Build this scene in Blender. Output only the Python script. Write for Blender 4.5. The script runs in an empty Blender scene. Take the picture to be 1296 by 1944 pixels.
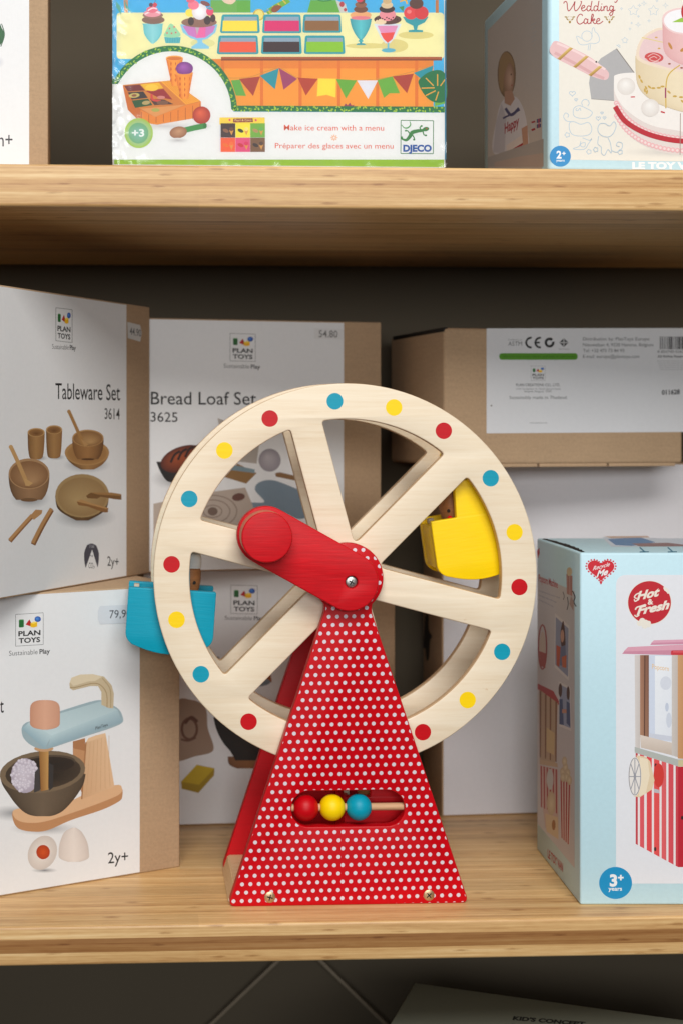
import bpy, bmesh, math, random
from mathutils import Vector, Matrix, Euler
from mathutils.geometry import tessellate_polygon
random.seed(7)
SC = bpy.context.scene
COL = SC.collection
R = math.radians

# ------------------------------------------------------------------ camera, light, exposure
F, VX, VY, H = 2700.0, 400.0, 815.0, 0.3463      # focal length in photo pixels, principal point, eye height above the shelf
cd = bpy.data.cameras.new('camera'); cam = bpy.data.objects.new('camera', cd); COL.objects.link(cam)
cam.location = (0, 0, H); cam.rotation_euler = (R(90), 0, 0)
cd.sensor_fit = 'AUTO'; cd.sensor_width = 36.0; cd.lens = 36.0 * F / 1944.0
cd.shift_x = (648 - VX) / 1944.0; cd.shift_y = -(972 - VY) / 1944.0
cd.clip_start = 0.01; cd.clip_end = 50
cd.dof.use_dof = True; cd.dof.focus_distance = 1.03; cd.dof.aperture_fstop = 6.3
SC.camera = cam
W = bpy.data.worlds.new('World'); SC.world = W; W.use_nodes = True
W.node_tree.nodes['Background'].inputs[0].default_value = (1.0, 0.97, 0.93, 1)
W.node_tree.nodes['Background'].inputs[1].default_value = 0.07

def area(name, loc, target, sx, sy, power, col):
    l = bpy.data.lights.new(name, 'AREA'); l.shape = 'RECTANGLE'; l.size = sx; l.size_y = sy
    l.energy = power; l.color = col
    o = bpy.data.objects.new(name, l); COL.objects.link(o); o.location = loc
    o.rotation_euler = (Vector(target) - Vector(loc)).to_track_quat('-Z', 'Y').to_euler()
    return o
area('ceiling_lamp', (0.15, -1.2, 2.20), (0.12, 1.1, 0.25), 1.8, 1.2, 86, (1.0, 0.985, 0.96))
area('front_fill', (0.05, -1.9, 0.74), (0.10, 1.2, 0.25), 1.8, 0.46, 35, (0.97, 0.985, 1.0))  # added frontal fill light, stands for no known window
SC.view_settings.view_transform = 'Standard'; SC.view_settings.look = 'None'
SC.view_settings.exposure = -0.14; SC.view_settings.gamma = 1.0; SC.view_settings.use_curve_mapping = False
SC.render.engine = 'CYCLES'
SC.cycles.use_denoising = True
SC.cycles.max_bounces = 8

# ------------------------------------------------------------------ helpers
def lin(v):
    v /= 255.0
    return v / 12.92 if v <= 0.04045 else ((v + 0.055) / 1.055) ** 2.4
def C(*c):
    if len(c) == 1:
        c = c[0]
    if isinstance(c, str):
        c = c.lstrip('#'); c = [int(c[i:i + 2], 16) for i in (0, 2, 4)]
    return (lin(c[0]), lin(c[1]), lin(c[2]), 1.0)
def ray(px, py):
    return Vector(((px - VX) / F, 1.0, (VY - py) / F))
EYE = Vector((0, 0, H))

class NT:
    """tiny node-tree writer"""
    def __init__(s, name):
        s.m = bpy.data.materials.new(name); s.m.use_nodes = True
        s.t = s.m.node_tree; s.n = s.t.nodes; s.b = s.n['Principled BSDF']
    def node(s, typ, **kw):
        n = s.n.new(typ)
        for k, v in kw.items():
            if k.startswith('i_'):
                key = k[2:]
                n.inputs[int(key) if key.isdigit() else key.replace('_', ' ')].default_value = v
            else:
                setattr(n, k, v)
        return n
    def link(s, a, b): s.t.links.new(a, b)
    def math(s, op, a, b=None, c=None):
        n = s.n.new('ShaderNodeMath'); n.operation = op
        for i, v in enumerate((a, b, c)):
            if v is None: continue
            if isinstance(v, (int, float)): n.inputs[i].default_value = v
            else: s.link(v, n.inputs[i])
        return n.outputs[0]
    def mix(s, f, a, b, typ='MIX'):
        n = s.n.new('ShaderNodeMix'); n.data_type = 'RGBA'; n.blend_type = typ
        for i, v in ((0, f), (6, a), (7, b)):
            if isinstance(v, (int, float, tuple)): n.inputs[i].default_value = v
            else: s.link(v, n.inputs[i])
        return n.outputs[2]
    def coords(s, scale=(1, 1, 1), rot=(0, 0, 0), loc=(0, 0, 0)):
        tc = s.n.new('ShaderNodeTexCoord'); mp = s.n.new('ShaderNodeMapping')
        mp.inputs['Scale'].default_value = scale; mp.inputs['Rotation'].default_value = rot; mp.inputs['Location'].default_value = loc
        s.link(tc.outputs['Object'], mp.inputs[0]); return mp.outputs[0]
    def noise(s, vec, scale=1.0, detail=4, rough=0.6, dist=0.0):
        n = s.node('ShaderNodeTexNoise'); s.link(vec, n.inputs['Vector'])
        n.inputs['Scale'].default_value = scale; n.inputs['Detail'].default_value = detail
        n.inputs['Roughness'].default_value = rough; n.inputs['Distortion'].default_value = dist
        return n.outputs['Fac']
    def ramp(s, fac, stops):
        n = s.n.new('ShaderNodeValToRGB'); s.link(fac, n.inputs[0])
        e = n.color_ramp.elements
        while len(e) < len(stops): e.new(0.5)
        for el, (p, c) in zip(e, stops):
            el.position = p; el.color = c if len(c) == 4 else (*c, 1)
        return n.outputs[0]
    def bump(s, h, strength, dist):
        n = s.node('ShaderNodeBump'); n.inputs['Strength'].default_value = strength; n.inputs['Distance'].default_value = dist
        s.link(h, n.inputs['Height']); s.link(n.outputs[0], s.b.inputs['Normal'])
    def base(s, c):
        if isinstance(c, tuple): s.b.inputs['Base Color'].default_value = c
        else: s.link(c, s.b.inputs['Base Color'])
    def rough(s, v):
        if isinstance(v, (int, float)): s.b.inputs['Roughness'].default_value = v
        else: s.link(v, s.b.inputs['Roughness'])

def gray(v): return (v, v, v, 1)

def paint_mat(name, col, rough=0.42, grain=0.10, var=0.10):
    t = NT(name)
    v = t.coords((6, 6, 90), rot=(0, 0.15, 0))
    n = t.noise(v, 8, 5, 0.6)
    n2 = t.noise(t.coords((1, 1, 1)), 30, 4, 0.6)
    f = t.math('ADD', t.math('MULTIPLY', n, 0.6), t.math('MULTIPLY', n2, 0.4))
    dark = tuple(x * (1 - var) for x in col[:3]) + (1,); lite = tuple(min(1, x * (1 + var)) for x in col[:3]) + (1,)
    t.base(t.ramp(f, [(0.3, dark), (0.7, lite)]))
    t.rough(t.math('MULTIPLY_ADD', n2, 0.2, rough - 0.1)); t.b.inputs['Specular IOR Level'].default_value = 0.28
    t.bump(n, grain, 0.0006)
    return t.m

def kraft_mat(name, col):
    t = NT(name)
    n = t.noise(t.coords((1, 1, 1)), 420, 5, 0.75)
    n2 = t.noise(t.coords((40, 40, 400)), 1, 3, 0.6)
    n3 = t.noise(t.coords((1, 1, 1)), 12, 3, 0.5)
    f = t.math('ADD', t.math('MULTIPLY', n, 0.55), t.math('ADD', t.math('MULTIPLY', n2, 0.2), t.math('MULTIPLY', n3, 0.25)))
    t.base(t.ramp(f, [(0.3, tuple(x * .78 for x in col[:3])), (0.52, col[:3]), (0.75, tuple(min(1, x * 1.18) for x in col[:3]))]))
    t.rough(0.85); t.b.inputs['Specular IOR Level'].default_value = 0.25
    t.bump(n, 0.25, 0.0004)
    return t.m

def card_mat(name, col, rough=0.5):
    t = NT(name)
    n = t.noise(t.coords((1, 1, 1)), 300, 4, 0.7); n3 = t.noise(t.coords((1, 1, 1)), 9, 3, 0.5)
    f = t.math('ADD', t.math('MULTIPLY', n, 0.5), t.math('MULTIPLY', n3, 0.5))
    t.base(t.ramp(f, [(0.3, tuple(x * .93 for x in col[:3])), (0.7, tuple(min(1, x * 1.04) for x in col[:3]))]))
    t.rough(rough); t.bump(n, 0.12, 0.0004)
    return t.m

def ink_mat(name, rough, coat=0.0, linen=0.10):
    t = NT(name)
    a = t.node('ShaderNodeAttribute', attribute_name='ink')
    n = t.noise(t.coords((1, 1, 1)), 260, 4, 0.7); n3 = t.noise(t.coords((1, 1, 1)), 10, 3, 0.5)
    w = t.noise(t.coords((900, 900, 60)), 1, 2, 0.5)
    f = t.math('ADD', t.math('MULTIPLY', n, 0.5), t.math('MULTIPLY', n3, 0.5))
    t.base(t.mix(1.0, a.outputs['Color'], t.ramp(f, [(0.3, gray(.93)), (0.7, gray(1.0))]), 'MULTIPLY'))
    t.rough(rough)
    t.bump(t.math('ADD', n, t.math('ADD', w, t.math('MULTIPLY', n3, 4.0))), linen, 0.0005)
    if coat:
        t.b.inputs['Coat Weight'].default_value = coat; t.b.inputs['Coat Roughness'].default_value = 0.09
        wv = t.noise(t.coords((60, 60, 14)), 1, 3, 0.6, 1.5)
        b = t.node('ShaderNodeBump'); b.inputs['Strength'].default_value = 0.25; b.inputs['Distance'].default_value = 0.002
        t.link(wv, b.inputs['Height']); t.link(b.outputs[0], t.b.inputs['Coat Normal'])
    return t.m

def bamboo_mat(name, mid_dark):
    """laminated bamboo: x along the board, y into the shelf, z up"""
    t = NT(name)
    tc = t.node('ShaderNodeTexCoord'); sep = t.node('ShaderNodeSeparateXYZ'); t.link(tc.outputs['Object'], sep.inputs[0])
    x, y, z = sep.outputs
    # lamella strips: random tone per strip in depth and per piece along the length
    sy = t.math('FLOOR', t.math('DIVIDE', y, 0.021))
    wn = t.node('ShaderNodeTexWhiteNoise', noise_dimensions='1D'); t.link(sy, wn.inputs['W'])
    xs = t.math('FLOOR', t.math('ADD', t.math('DIVIDE', x, 1.3), t.math('MULTIPLY', wn.outputs[0], 7.0)))
    wn2 = t.node('ShaderNodeTexWhiteNoise', noise_dimensions='2D')
    cmb = t.node('ShaderNodeCombineXYZ'); t.link(sy, cmb.inputs[0]); t.link(xs, cmb.inputs[1]); t.link(cmb.outputs[0], wn2.inputs['Vector'])
    fine = t.noise(t.coords((7, 700, 620)), 1, 3, 0.6, 0.15)
    fine2 = t.noise(t.coords((2.2, 110, 210), loc=(3, 1, 7)), 1, 3, 0.55, 0.3)
    flk = t.noise(t.coords((70, 700, 640), loc=(1, 4, 2)), 1, 2, 0.5)
    big = t.noise(t.coords((3, 9, 30)), 1, 2, 0.5)
    f = t.math('ADD', t.math('MULTIPLY', fine, 0.40), t.math('ADD', t.math('MULTIPLY', fine2, 0.34), t.math('ADD', t.math('MULTIPLY', flk, 0.14), t.math('MULTIPLY', big, 0.12))))
    col = t.ramp(f, [(0.35, C(162, 114, 66)), (0.45, C(201, 156, 101)), (0.54, C(218, 177, 120)), (0.65, C(236, 202, 149))])
    col = t.mix(1.0, col, t.ramp(wn2.outputs[0], [(0.0, gray(.84)), (1.0, gray(1.03))]), 'MULTIPLY')
    # three layers seen on the front edge
    zz = t.math('ABSOLUTE', t.math('ADD', z, t.math('MULTIPLY', t.math('SUBTRACT', big, .5), .0010)))
    band = t.ramp(t.math('DIVIDE', zz, 0.012), [(0.38, mid_dark), (0.41, (1, 1, 1, 1))])
    col = t.mix(1.0, col, band, 'MULTIPLY')
    # bamboo knuckles
    vo = t.node('ShaderNodeTexVoronoi'); t.link(t.coords((5.5, 14, 38), loc=(.37, .2, .61)), vo.inputs['Vector']); vo.inputs['Randomness'].default_value = 1.0
    k = t.math('ADD', vo.outputs['Distance'], t.math('MULTIPLY', t.math('SUBTRACT', t.noise(t.coords((110, 900, 700)), 1, 3, .7), .5), .35))
    kn = t.ramp(k, [(0.06, (.50, .36, .24, 1)), (0.20, (1, 1, 1, 1))])
    col = t.mix(0.65, col, kn, 'MULTIPLY')
    t.base(col); t.rough(t.math('MULTIPLY_ADD', fine, 0.25, 0.30))
    t.bump(fine, 0.12, 0.0006)
    return t.m

def birch_mat(name, tone=1.0, ply=True):
    t = NT(name)
    tc = t.node('ShaderNodeTexCoord'); sep = t.node('ShaderNodeSeparateXYZ'); t.link(tc.outputs['Object'], sep.inputs[0])
    rot = (0, R(-14), 0)
    a = t.noise(t.coords((16, 60, 420), rot=rot), 1, 5, 0.65, 0.35)
    b = t.noise(t.coords((5, 20, 60), rot=rot, loc=(2, 0, 1)), 1, 4, 0.6, 0.8)
    fl = t.noise(t.coords((120, 120, 1500), rot=rot), 1, 2, 0.5)
    f = t.math('ADD', t.math('MULTIPLY', a, .45), t.math('ADD', t.math('MULTIPLY', b, .4), t.math('MULTIPLY', fl, .15)))
    k = lambda *c: tuple(v * tone for v in C(*c)[:3]) + (1,)
    col = t.ramp(f, [(0.26, k(217, 192, 158)), (0.44, k(231, 212, 183)), (0.58, k(236, 220, 194)), (0.8, k(241, 228, 206))])
    if ply:   # cross plies on the cut edges
        s = t.math('SINE', t.math('MULTIPLY', sep.outputs[1], 2 * math.pi / 0.0034))
        geo = t.node('ShaderNodeNewGeometry'); tr = t.node('ShaderNodeVectorTransform', vector_type='NORMAL', convert_from='WORLD', convert_to='OBJECT')
        t.link(geo.outputs['True Normal'], tr.inputs[0]); s2 = t.node('ShaderNodeSeparateXYZ'); t.link(tr.outputs[0], s2.inputs[0])
        edge = t.math('LESS_THAN', t.math('ABSOLUTE', s2.outputs[1]), 0.35)
        col = t.mix(t.math('MULTIPLY', edge, 1.0), col, t.mix(1.0, col, t.ramp(t.math('MULTIPLY_ADD', s, .5, .5), [(0.3, k(224, 190, 154)), (0.6, k(250, 238, 220))]), 'MULTIPLY'))
    # small scuffs
    sc = t.noise(t.coords((1, 1, 1), loc=(5, 5, 5)), 55, 5, .7)
    col = t.mix(1.0, col, t.ramp(sc, [(0.70, (1, 1, 1, 1)), (0.78, (.78, .62, .48, 1))]), 'MULTIPLY')
    t.base(col); t.rough(0.5); t.bump(a, 0.10, 0.0004)
    return t.m

def polka_mat(name, red, u0, v0):
    t = NT(name)
    tc = t.node('ShaderNodeTexCoord'); sep = t.node('ShaderNodeSeparateXYZ'); t.link(tc.outputs['Object'], sep.inputs[0])
    x = t.math('SUBTRACT', sep.outputs[0], u0); z = t.math('SUBTRACT', sep.outputs[2], v0)
    ca, sa = math.cos(0.012), math.sin(0.012)
    u = t.math('ADD', t.math('MULTIPLY', x, ca), t.math('MULTIPLY', z, -sa))
    v = t.math('ADD', t.math('MULTIPLY', x, -sa), t.math('MULTIPLY', z, ca))
    su, sv, rad = 0.00608, 0.00603, 0.00142
    vr = t.math('DIVIDE', v, sv); row = t.math('ROUND', vr); fv = t.math('MULTIPLY', t.math('SUBTRACT', vr, row), sv)
    odd = t.math('ABSOLUTE', t.math('MODULO', row, 2.0))
    ur = t.math('ADD', t.math('DIVIDE', u, su), t.math('MULTIPLY', odd, 0.5)); fu = t.math('MULTIPLY', t.math('SUBTRACT', ur, t.math('ROUND', ur)), su)
    wob = t.math('MULTIPLY', t.math('SUBTRACT', t.noise(t.coords((1, 1, 1)), 900, 2, .5), .5), 0.0003)
    d = t.math('ADD', t.math('SQRT', t.math('ADD', t.math('MULTIPLY', fu, fu), t.math('MULTIPLY', fv, fv))), wob)
    dot = t.math('SUBTRACT', 1.0, t.math('SMOOTH_MIN', 1.0, t.math('MAXIMUM', 0.0, t.math('DIVIDE', t.math('SUBTRACT', d, rad - .00012), .00024)), 0.01))
    n = t.noise(t.coords((1, 1, 1)), 40, 4, .6)
    rc = t.ramp(n, [(0.3, tuple(x * .9 for x in red[:3])), (0.7, tuple(min(1, x * 1.08) for x in red[:3]))])
    col = t.mix(dot, rc, C(218, 209, 216))
    chip = t.noise(t.coords((1, 1, 1), loc=(1, 2, 3)), 240, 3, .7)
    col = t.mix(1.0, col, t.ramp(chip, [(0.75, (1, 1, 1, 1)), (0.79, (1, .8, .7, 1))]), 'MULTIPLY')
    t.b.inputs['Specular IOR Level'].default_value = 0.22; t.base(col); t.rough(0.36); t.bump(t.noise(t.coords((1, 1, 1)), 500, 3, .6), 0.06, 0.0004)
    return t.m

def metal_mat(name, col, rough=0.35):
    t = NT(name); t.base(col); t.b.inputs['Metallic'].default_value = 1.0
    n = t.noise(t.coords((1, 1, 1)), 700, 4, .6); t.rough(t.math('MULTIPLY_ADD', n, .3, rough - .1)); t.bump(n, .25, .0003)
    return t.m

def wall_mat(name, col):
    t = NT(name)
    n = t.noise(t.coords((1, 1, 1)), 2.2, 4, .5); n2 = t.noise(t.coords((1, 1, 1)), 160, 4, .6)
    t.base(t.ramp(n, [(0.3, tuple(x * .88 for x in col[:3])), (0.7, tuple(x * 1.1 for x in col[:3]))])); t.rough(.85); t.bump(n2, .1, .001)
    return t.m

def obj(name, mesh, mats=(), parent=None):
    o = bpy.data.objects.new(name, mesh); COL.objects.link(o)
    for m in (mats if isinstance(mats, (list, tuple)) else [mats]): mesh.materials.append(m)
    if parent: o.parent = parent
    return o
def tag(o, label, cat, group=None, kind=None):
    if label: o['label'] = label
    if cat: o['category'] = cat
    if group: o['group'] = group
    if kind: o['kind'] = kind
    return o
def empty(name, loc, rz, label, cat):
    o = bpy.data.objects.new(name, None); COL.objects.link(o); o.empty_display_size = .02
    o.location = loc; o.rotation_euler = (0, 0, rz)
    return tag(o, label, cat)
def smooth(me, ang=35):
    for p in me.polygons: p.use_smooth = True
    me.set_sharp_from_angle(angle=R(ang))
    return me
def bm_mesh(bm, name, ang=35):
    me = bpy.data.meshes.new(name); bm.to_mesh(me); bm.free(); return smooth(me, ang)
def box_mesh(name, x0, x1, y0, y1, z0, z1, bev=0.001, seg=2):
    bm = bmesh.new(); bmesh.ops.create_cube(bm, size=1)
    for v in bm.verts:
        v.co = (x0 + (v.co.x + .5) * (x1 - x0), y0 + (v.co.y + .5) * (y1 - y0), z0 + (v.co.z + .5) * (z1 - z0))
    if bev: bmesh.ops.bevel(bm, geom=bm.edges[:] + bm.verts[:], offset=bev, segments=seg, affect='EDGES', profile=.5)
    return bm_mesh(bm, name, 40)
def lathe_mesh(name, prof, n=32, axis='z'):
    vs, fs = [], []
    for r, h in prof:
        for i in range(n):
            a = 2 * math.pi * i / n
            p = (r * math.cos(a), r * math.sin(a), h)
            if axis == 'y': p = (p[0], h, p[1])
            if axis == 'x': p = (h, p[0], p[1])
            vs.append(p)
    for j in range(len(prof) - 1):
        for i in range(n):
            a, b = j * n + i, j * n + (i + 1) % n
            fs.append((a, b, b + n, a + n))
    me = bpy.data.meshes.new(name); fs.append(tuple(range(n))); fs.append(tuple(range((len(prof) - 1) * n, len(prof) * n)))
    me.from_pydata(vs, [], fs); 
    bm = bmesh.new(); bm.from_mesh(me); bmesh.ops.remove_doubles(bm, verts=bm.verts, dist=1e-6); bmesh.ops.recalc_face_normals(bm, faces=bm.faces); bm.to_mesh(me); bm.free()
    return smooth(me, 40)
def sheet_mesh(name, loops, y0, y1, bev=0.0008, bres=2):
    """outline(s) in (x, z), cut out of board lying between depth y0 and y1, holes and rounded edges included"""
    cu = bpy.data.curves.new('tmp', 'CURVE'); cu.dimensions = '2D'; cu.fill_mode = 'BOTH'
    for lp in loops:
        s = cu.splines.new('POLY'); s.points.add(len(lp) - 1); s.use_cyclic_u = True
        for p, q in zip(s.points, lp): p.co = (q[0], q[1], 0, 1)
    t = y1 - y0; cu.bevel_depth = bev; cu.bevel_resolution = bres; cu.extrude = t / 2 - bev; cu.offset = -bev
    o = bpy.data.objects.new('tmp', cu); COL.objects.link(o)
    dg = bpy.context.evaluated_depsgraph_get(); me = bpy.data.meshes.new_from_object(o.evaluated_get(dg))
    bpy.data.objects.remove(o); bpy.data.curves.remove(cu)
    me.name = name; ym = (y0 + y1) / 2
    for v in me.vertices: v.co = (v.co.x, ym - v.co.z, v.co.y)
    bm = bmesh.new(); bm.from_mesh(me); bmesh.ops.remove_doubles(bm, verts=bm.verts, dist=1e-6); bmesh.ops.recalc_face_normals(bm, faces=bm.faces); bm.to_mesh(me); bm.free()
    me.materials.clear()
    return smooth(me, 30)
def rounded(pts, n=6):
    """pts: (x, z, r); corners eased with short curves"""
    out = []; m = len(pts)
    for i in range(m):
        p = Vector(pts[i][:2]); r = pts[i][2]
        if r <= 0: out.append(p); continue
        a = Vector(pts[i - 1][:2]); b = Vector(pts[(i + 1) % m][:2])
        pa = p + (a - p).normalized() * min(r, (a - p).length * .9); pb = p + (b - p).normalized() * min(r, (b - p).length * .9)
        for k in range(n + 1):
            t = k / n; out.append(pa * (1 - t) ** 2 + p * 2 * t * (1 - t) + pb * t * t)
    return out
def arc(cx, cz, r, a0, a1, n):
    return [(cx + r * math.cos(R(a0 + (a1 - a0) * i / n)), cz + r * math.sin(R(a0 + (a1 - a0) * i / n))) for i in range(n + 1)]
def catmull(p, closed=False, n=6):
    p = [Vector(q) for q in p]; m = len(p); out = []
    if m < 3: return p
    rng = range(m) if closed else range(m - 1)
    g = (lambda i: p[i % m]) if closed else (lambda i: p[max(0, min(m - 1, i))])
    for i in rng:
        a, b, c, d = g(i - 1), g(i), g(i + 1), g(i + 2)
        for k in range(n):
            t = k / n
            out.append(.5 * ((2 * b) + (c - a) * t + (2 * a - 5 * b + 4 * c - d) * t * t + (3 * b - a - 3 * c + d) * t ** 3))
    if not closed: out.append(p[-1])
    return out

# glyph outlines of the built-in font, cached as flat triangles
_gl = {}
def glyphs(s, bold):
    key = (s, bold)
    if key not in _gl:
        cu = bpy.data.curves.new('tmp', 'FONT'); cu.body = s; cu.resolution_u = 3; cu.size = 1.0; cu.offset = bold
        o = bpy.data.objects.new('tmp', cu); COL.objects.link(o)
        me = bpy.data.meshes.new_from_object(o.evaluated_get(bpy.context.evaluated_depsgraph_get()))
        vs = [(v.co.x, v.co.y) for v in me.vertices]; fs = [tuple(p.vertices) for p in me.polygons]
        bpy.data.objects.remove(o); bpy.data.curves.remove(cu); bpy.data.meshes.remove(me)
        _gl[key] = (vs, fs)
    return _gl[key]
_cap = {}
def capheight(bold):
    if bold not in _cap: _cap[bold] = max(y for x, y in glyphs('H', bold)[0])
    return _cap[bold]

GAM_SKIP = C(229, 229, 229)
class Print:
    """Flat printed artwork on one face of a box. Shapes are given in a picture frame (ox, oy, scale) measured on
    the photograph and are carried onto the face's own plane, so the print has its real place and size there."""
    def __init__(s, root, side, pos=0.0, base=0.00006):
        s.side = side; s.pos = pos; s.vs = []; s.fs = []; s.cs = []; s.layer = base; s.map = (0, 0, 1)
        s.M = Matrix.Translation(root.location) @ root.rotation_euler.to_matrix().to_4x4(); s.I = s.M.inverted()
        s.ax = {'front': 1, 'left': 0, 'top': 2}[side]
        s.boxes = []; s.gam = 1.0; s.eye = s.I @ EYE; s.rot = s.I.to_3x3(); s.clip = None
    def C(s, c):
        c = C(c)
        return c if c == GAM_SKIP else tuple(v ** s.gam for v in c[:3]) + (1.0,)
    def at(s, x, y):
        ox, oy, k = s.map
        d = s.rot @ ray(ox + x / k, oy + y / k)
        t = (s.pos - s.eye[s.ax]) / d[s.ax]
        p = s.eye + d * t
        if s.clip:
            for i in range(3):
                if i != s.ax: p[i] = max(s.clip[i][0], min(s.clip[i][1], p[i]))
        return p
    def put(s, pts, faces, cols, local=False):
        b = len(s.vs)
        qs = [Vector(p) if local else s.at(p[0], p[1]) for p in pts]
        i, j = [k for k in range(3) if k != s.ax]
        bb = (min(q[i] for q in qs), max(q[i] for q in qs), min(q[j] for q in qs), max(q[j] for q in qs))
        lv = 1 + max([l for o, l in s.boxes if o[0] < bb[1] and bb[0] < o[1] and o[2] < bb[3] and bb[2] < o[3]], default=-1)
        s.boxes.append((bb, lv)); off = s.layer + lv * 0.000004
        if s.side != 'top': off = -off
        for q in qs:
            q[s.ax] = s.pos + off; s.vs.append(tuple(q))
        for f in faces: s.fs.append(tuple(b + i for i in f))
        s.cs.extend(cols if isinstance(cols, list) else [cols] * len(pts))
    def L(s, a0, a1, b0, b1, col):      # rectangle in face coordinates (metres)
        f = {'front': lambda a, b: (a, 0, b), 'left': lambda a, b: (0, a, b), 'top': lambda a, b: (a, b, 0)}[s.side]
        s.put([f(a0, b0), f(a1, b0), f(a1, b1), f(a0, b1)], [(0, 1, 2, 3)], s.C(col), True)
    def P(s, pts, col):
        pts = [tuple(p)[:2] for p in pts]
        tri = tessellate_polygon([[Vector((p[0], p[1], 0)) for p in pts]])
        s.put(pts, tri, s.C(col))
    def E(s, cx, cy, rx, ry, col, rot=0, n=28, a0=0, a1=360):
        c, q = math.cos(R(rot)), math.sin(R(rot)); pts = []
        for i in range(n + (0 if a1 - a0 == 360 else 1)):
            a = R(a0 + (a1 - a0) * i / n); x, y = rx * math.cos(a), ry * math.sin(a)
            pts.append((cx + x * c - y * q, cy + x * q + y * c))
        s.put(pts, [tuple(range(len(pts)))], s.C(col))
    def G(s, cx, cy, rx, ry, ci, co, rot=0, hx=0, hy=0, n=26, rings=5, pw=1.0):
        c, q = math.cos(R(rot)), math.sin(R(rot)); A, B = s.C(ci), s.C(co)
        pts = [(cx + hx * rx, cy + hy * ry)]; cols = [A]; fs = []
        for k in range(1, rings + 1):
            f = k / rings; m = f ** pw; col = tuple(A[i] + (B[i] - A[i]) * m for i in range(4))
            for i in range(n):
                a = 2 * math.pi * i / n; x, y = rx * f * math.cos(a), ry * f * math.sin(a)
                x += hx * rx * (1 - f); y += hy * ry * (1 - f)
                pts.append((cx + x * c - y * q, cy + x * q + y * c)); cols.append(col)
        for i in range(n): fs.append((0, 1 + i, 1 + (i + 1) % n))
        for k in range(rings - 1):
            for i in range(n):
                a, b = 1 + k * n + i, 1 + k * n + (i + 1) % n; fs.append((a, b, b + n, a + n))
        s.put(pts, fs, cols)
    def Q(s, p, cols, n=5):             # four corners, four colours
        cs = [s.C(c) for c in cols]; pts, col, fs = [], [], []
        for j in range(n + 1):
            for i in range(n + 1):
                u, v = i / n, j / n; w = ((1 - u) * (1 - v), u * (1 - v), u * v, (1 - u) * v)
                pts.append((sum(w[k] * p[k][0] for k in range(4)), sum(w[k] * p[k][1] for k in range(4))))
                col.append(tuple(sum(w[k] * cs[k][m] for k in range(4)) for m in range(4)))
        for j in range(n):
            for i in range(n):
                a = j * (n + 1) + i; fs.append((a, a + 1, a + n + 2, a + n + 1))
        s.put(pts, fs, col)
    def V(s, sl, cols, n=8, smooth=True):   # turned shape: slices (y, x_left, x_right), colours left / middle / right
        if smooth:
            q = catmull([(a[0], a[1], a[2]) for a in sl], n=5)
        else: q = [Vector(a) for a in sl]
        cs = [s.C(c) for c in cols]; m = len(cs) - 1; pts, col, fs = [], [], []
        for y, xl, xr in q:
            for i in range(n + 1):
                t = i / n; pts.append((xl + (xr - xl) * (1 - math.cos(math.pi * t)) / 2, y))
                f = t * m; k = min(m - 1, int(f)); f -= k
                col.append(tuple(cs[k][j] + (cs[k + 1][j] - cs[k][j]) * f for j in range(4)))
        for j in range(len(q) - 1):
            for i in range(n):
                a = j * (n + 1) + i; fs.append((a, a + 1, a + n + 2, a + n + 1))
        s.put(pts, fs, col)
    def S(s, pts, w, col, closed=False, sm=True, taper=False):
        p = catmull(pts, closed) if sm else [Vector(q) for q in pts]
        m = len(p); vs, fs = [], []
        for i in range(m):
            a = p[i - 1] if (i or closed) else p[i]; b = p[(i + 1) % m] if (i < m - 1 or closed) else p[i]
            d = b - a; d = d.normalized() if d.length else Vector((1, 0)); nn = Vector((-d.y, d.x))
            k = w / 2 * (1 if not taper else (.35 + .65 * math.sin(math.pi * (i + .5) / m)))
            vs += [p[i] + nn * k, p[i] - nn * k]
        for i in range(m if closed else m - 1):
            a, b = 2 * i, 2 * ((i + 1) % m); fs.append((a, a + 1, b + 1, b))
        s.put([(v.x, v.y) for v in vs], fs, s.C(col))
    def R(s, x0, y0, x1, y1, col): s.P([(x0, y0), (x1, y0), (x1, y1), (x0, y1)], col)
    def RR(s, x0, y0, x1, y1, r, col, skew=0):
        pts = rounded([(x0, y0, r), (x1, y0 + skew, r), (x1, y1 + skew, r), (x0, y1, r)], 6); s.P(pts, col)
    def T(s, txt, x0, y0, x1, y1, h, col, bold=0.0, up=(0, -1), shear=0.0):
        vs, fs = glyphs(txt, bold)
        if not vs: return
        xa, xb = min(v[0] for v in vs), max(v[0] for v in vs); ch = capheight(bold)
        pts = []
        for x, y in vs:
            t = (x - xa + shear * y * .5) / (xb - xa); k = y / ch * h
            pts.append((x0 + (x1 - x0) * t + up[0] * k, y0 + (y1 - y0) * t + up[1] * k))
        s.put(pts, fs, s.C(col))
    def build(s, name, parent, mat):
        me = bpy.data.meshes.new(name); me.from_pydata(s.vs, [], s.fs)
        a = me.color_attributes.new('ink', 'FLOAT_COLOR', 'POINT')
        for i, c in enumerate(s.cs): a.data[i].color = c
        # every face looks outwards
        out = Vector((0, 0, 0)); out[s.ax] = 1 if s.side == 'top' else -1
        bm = bmesh.new(); bm.from_mesh(me); bm.normal_update()
        for f in bm.faces:
            if f.normal.dot(out) < 0: f.normal_flip()
        bm.to_mesh(me); bm.free()
        return obj(name, me, mat, parent)

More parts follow.
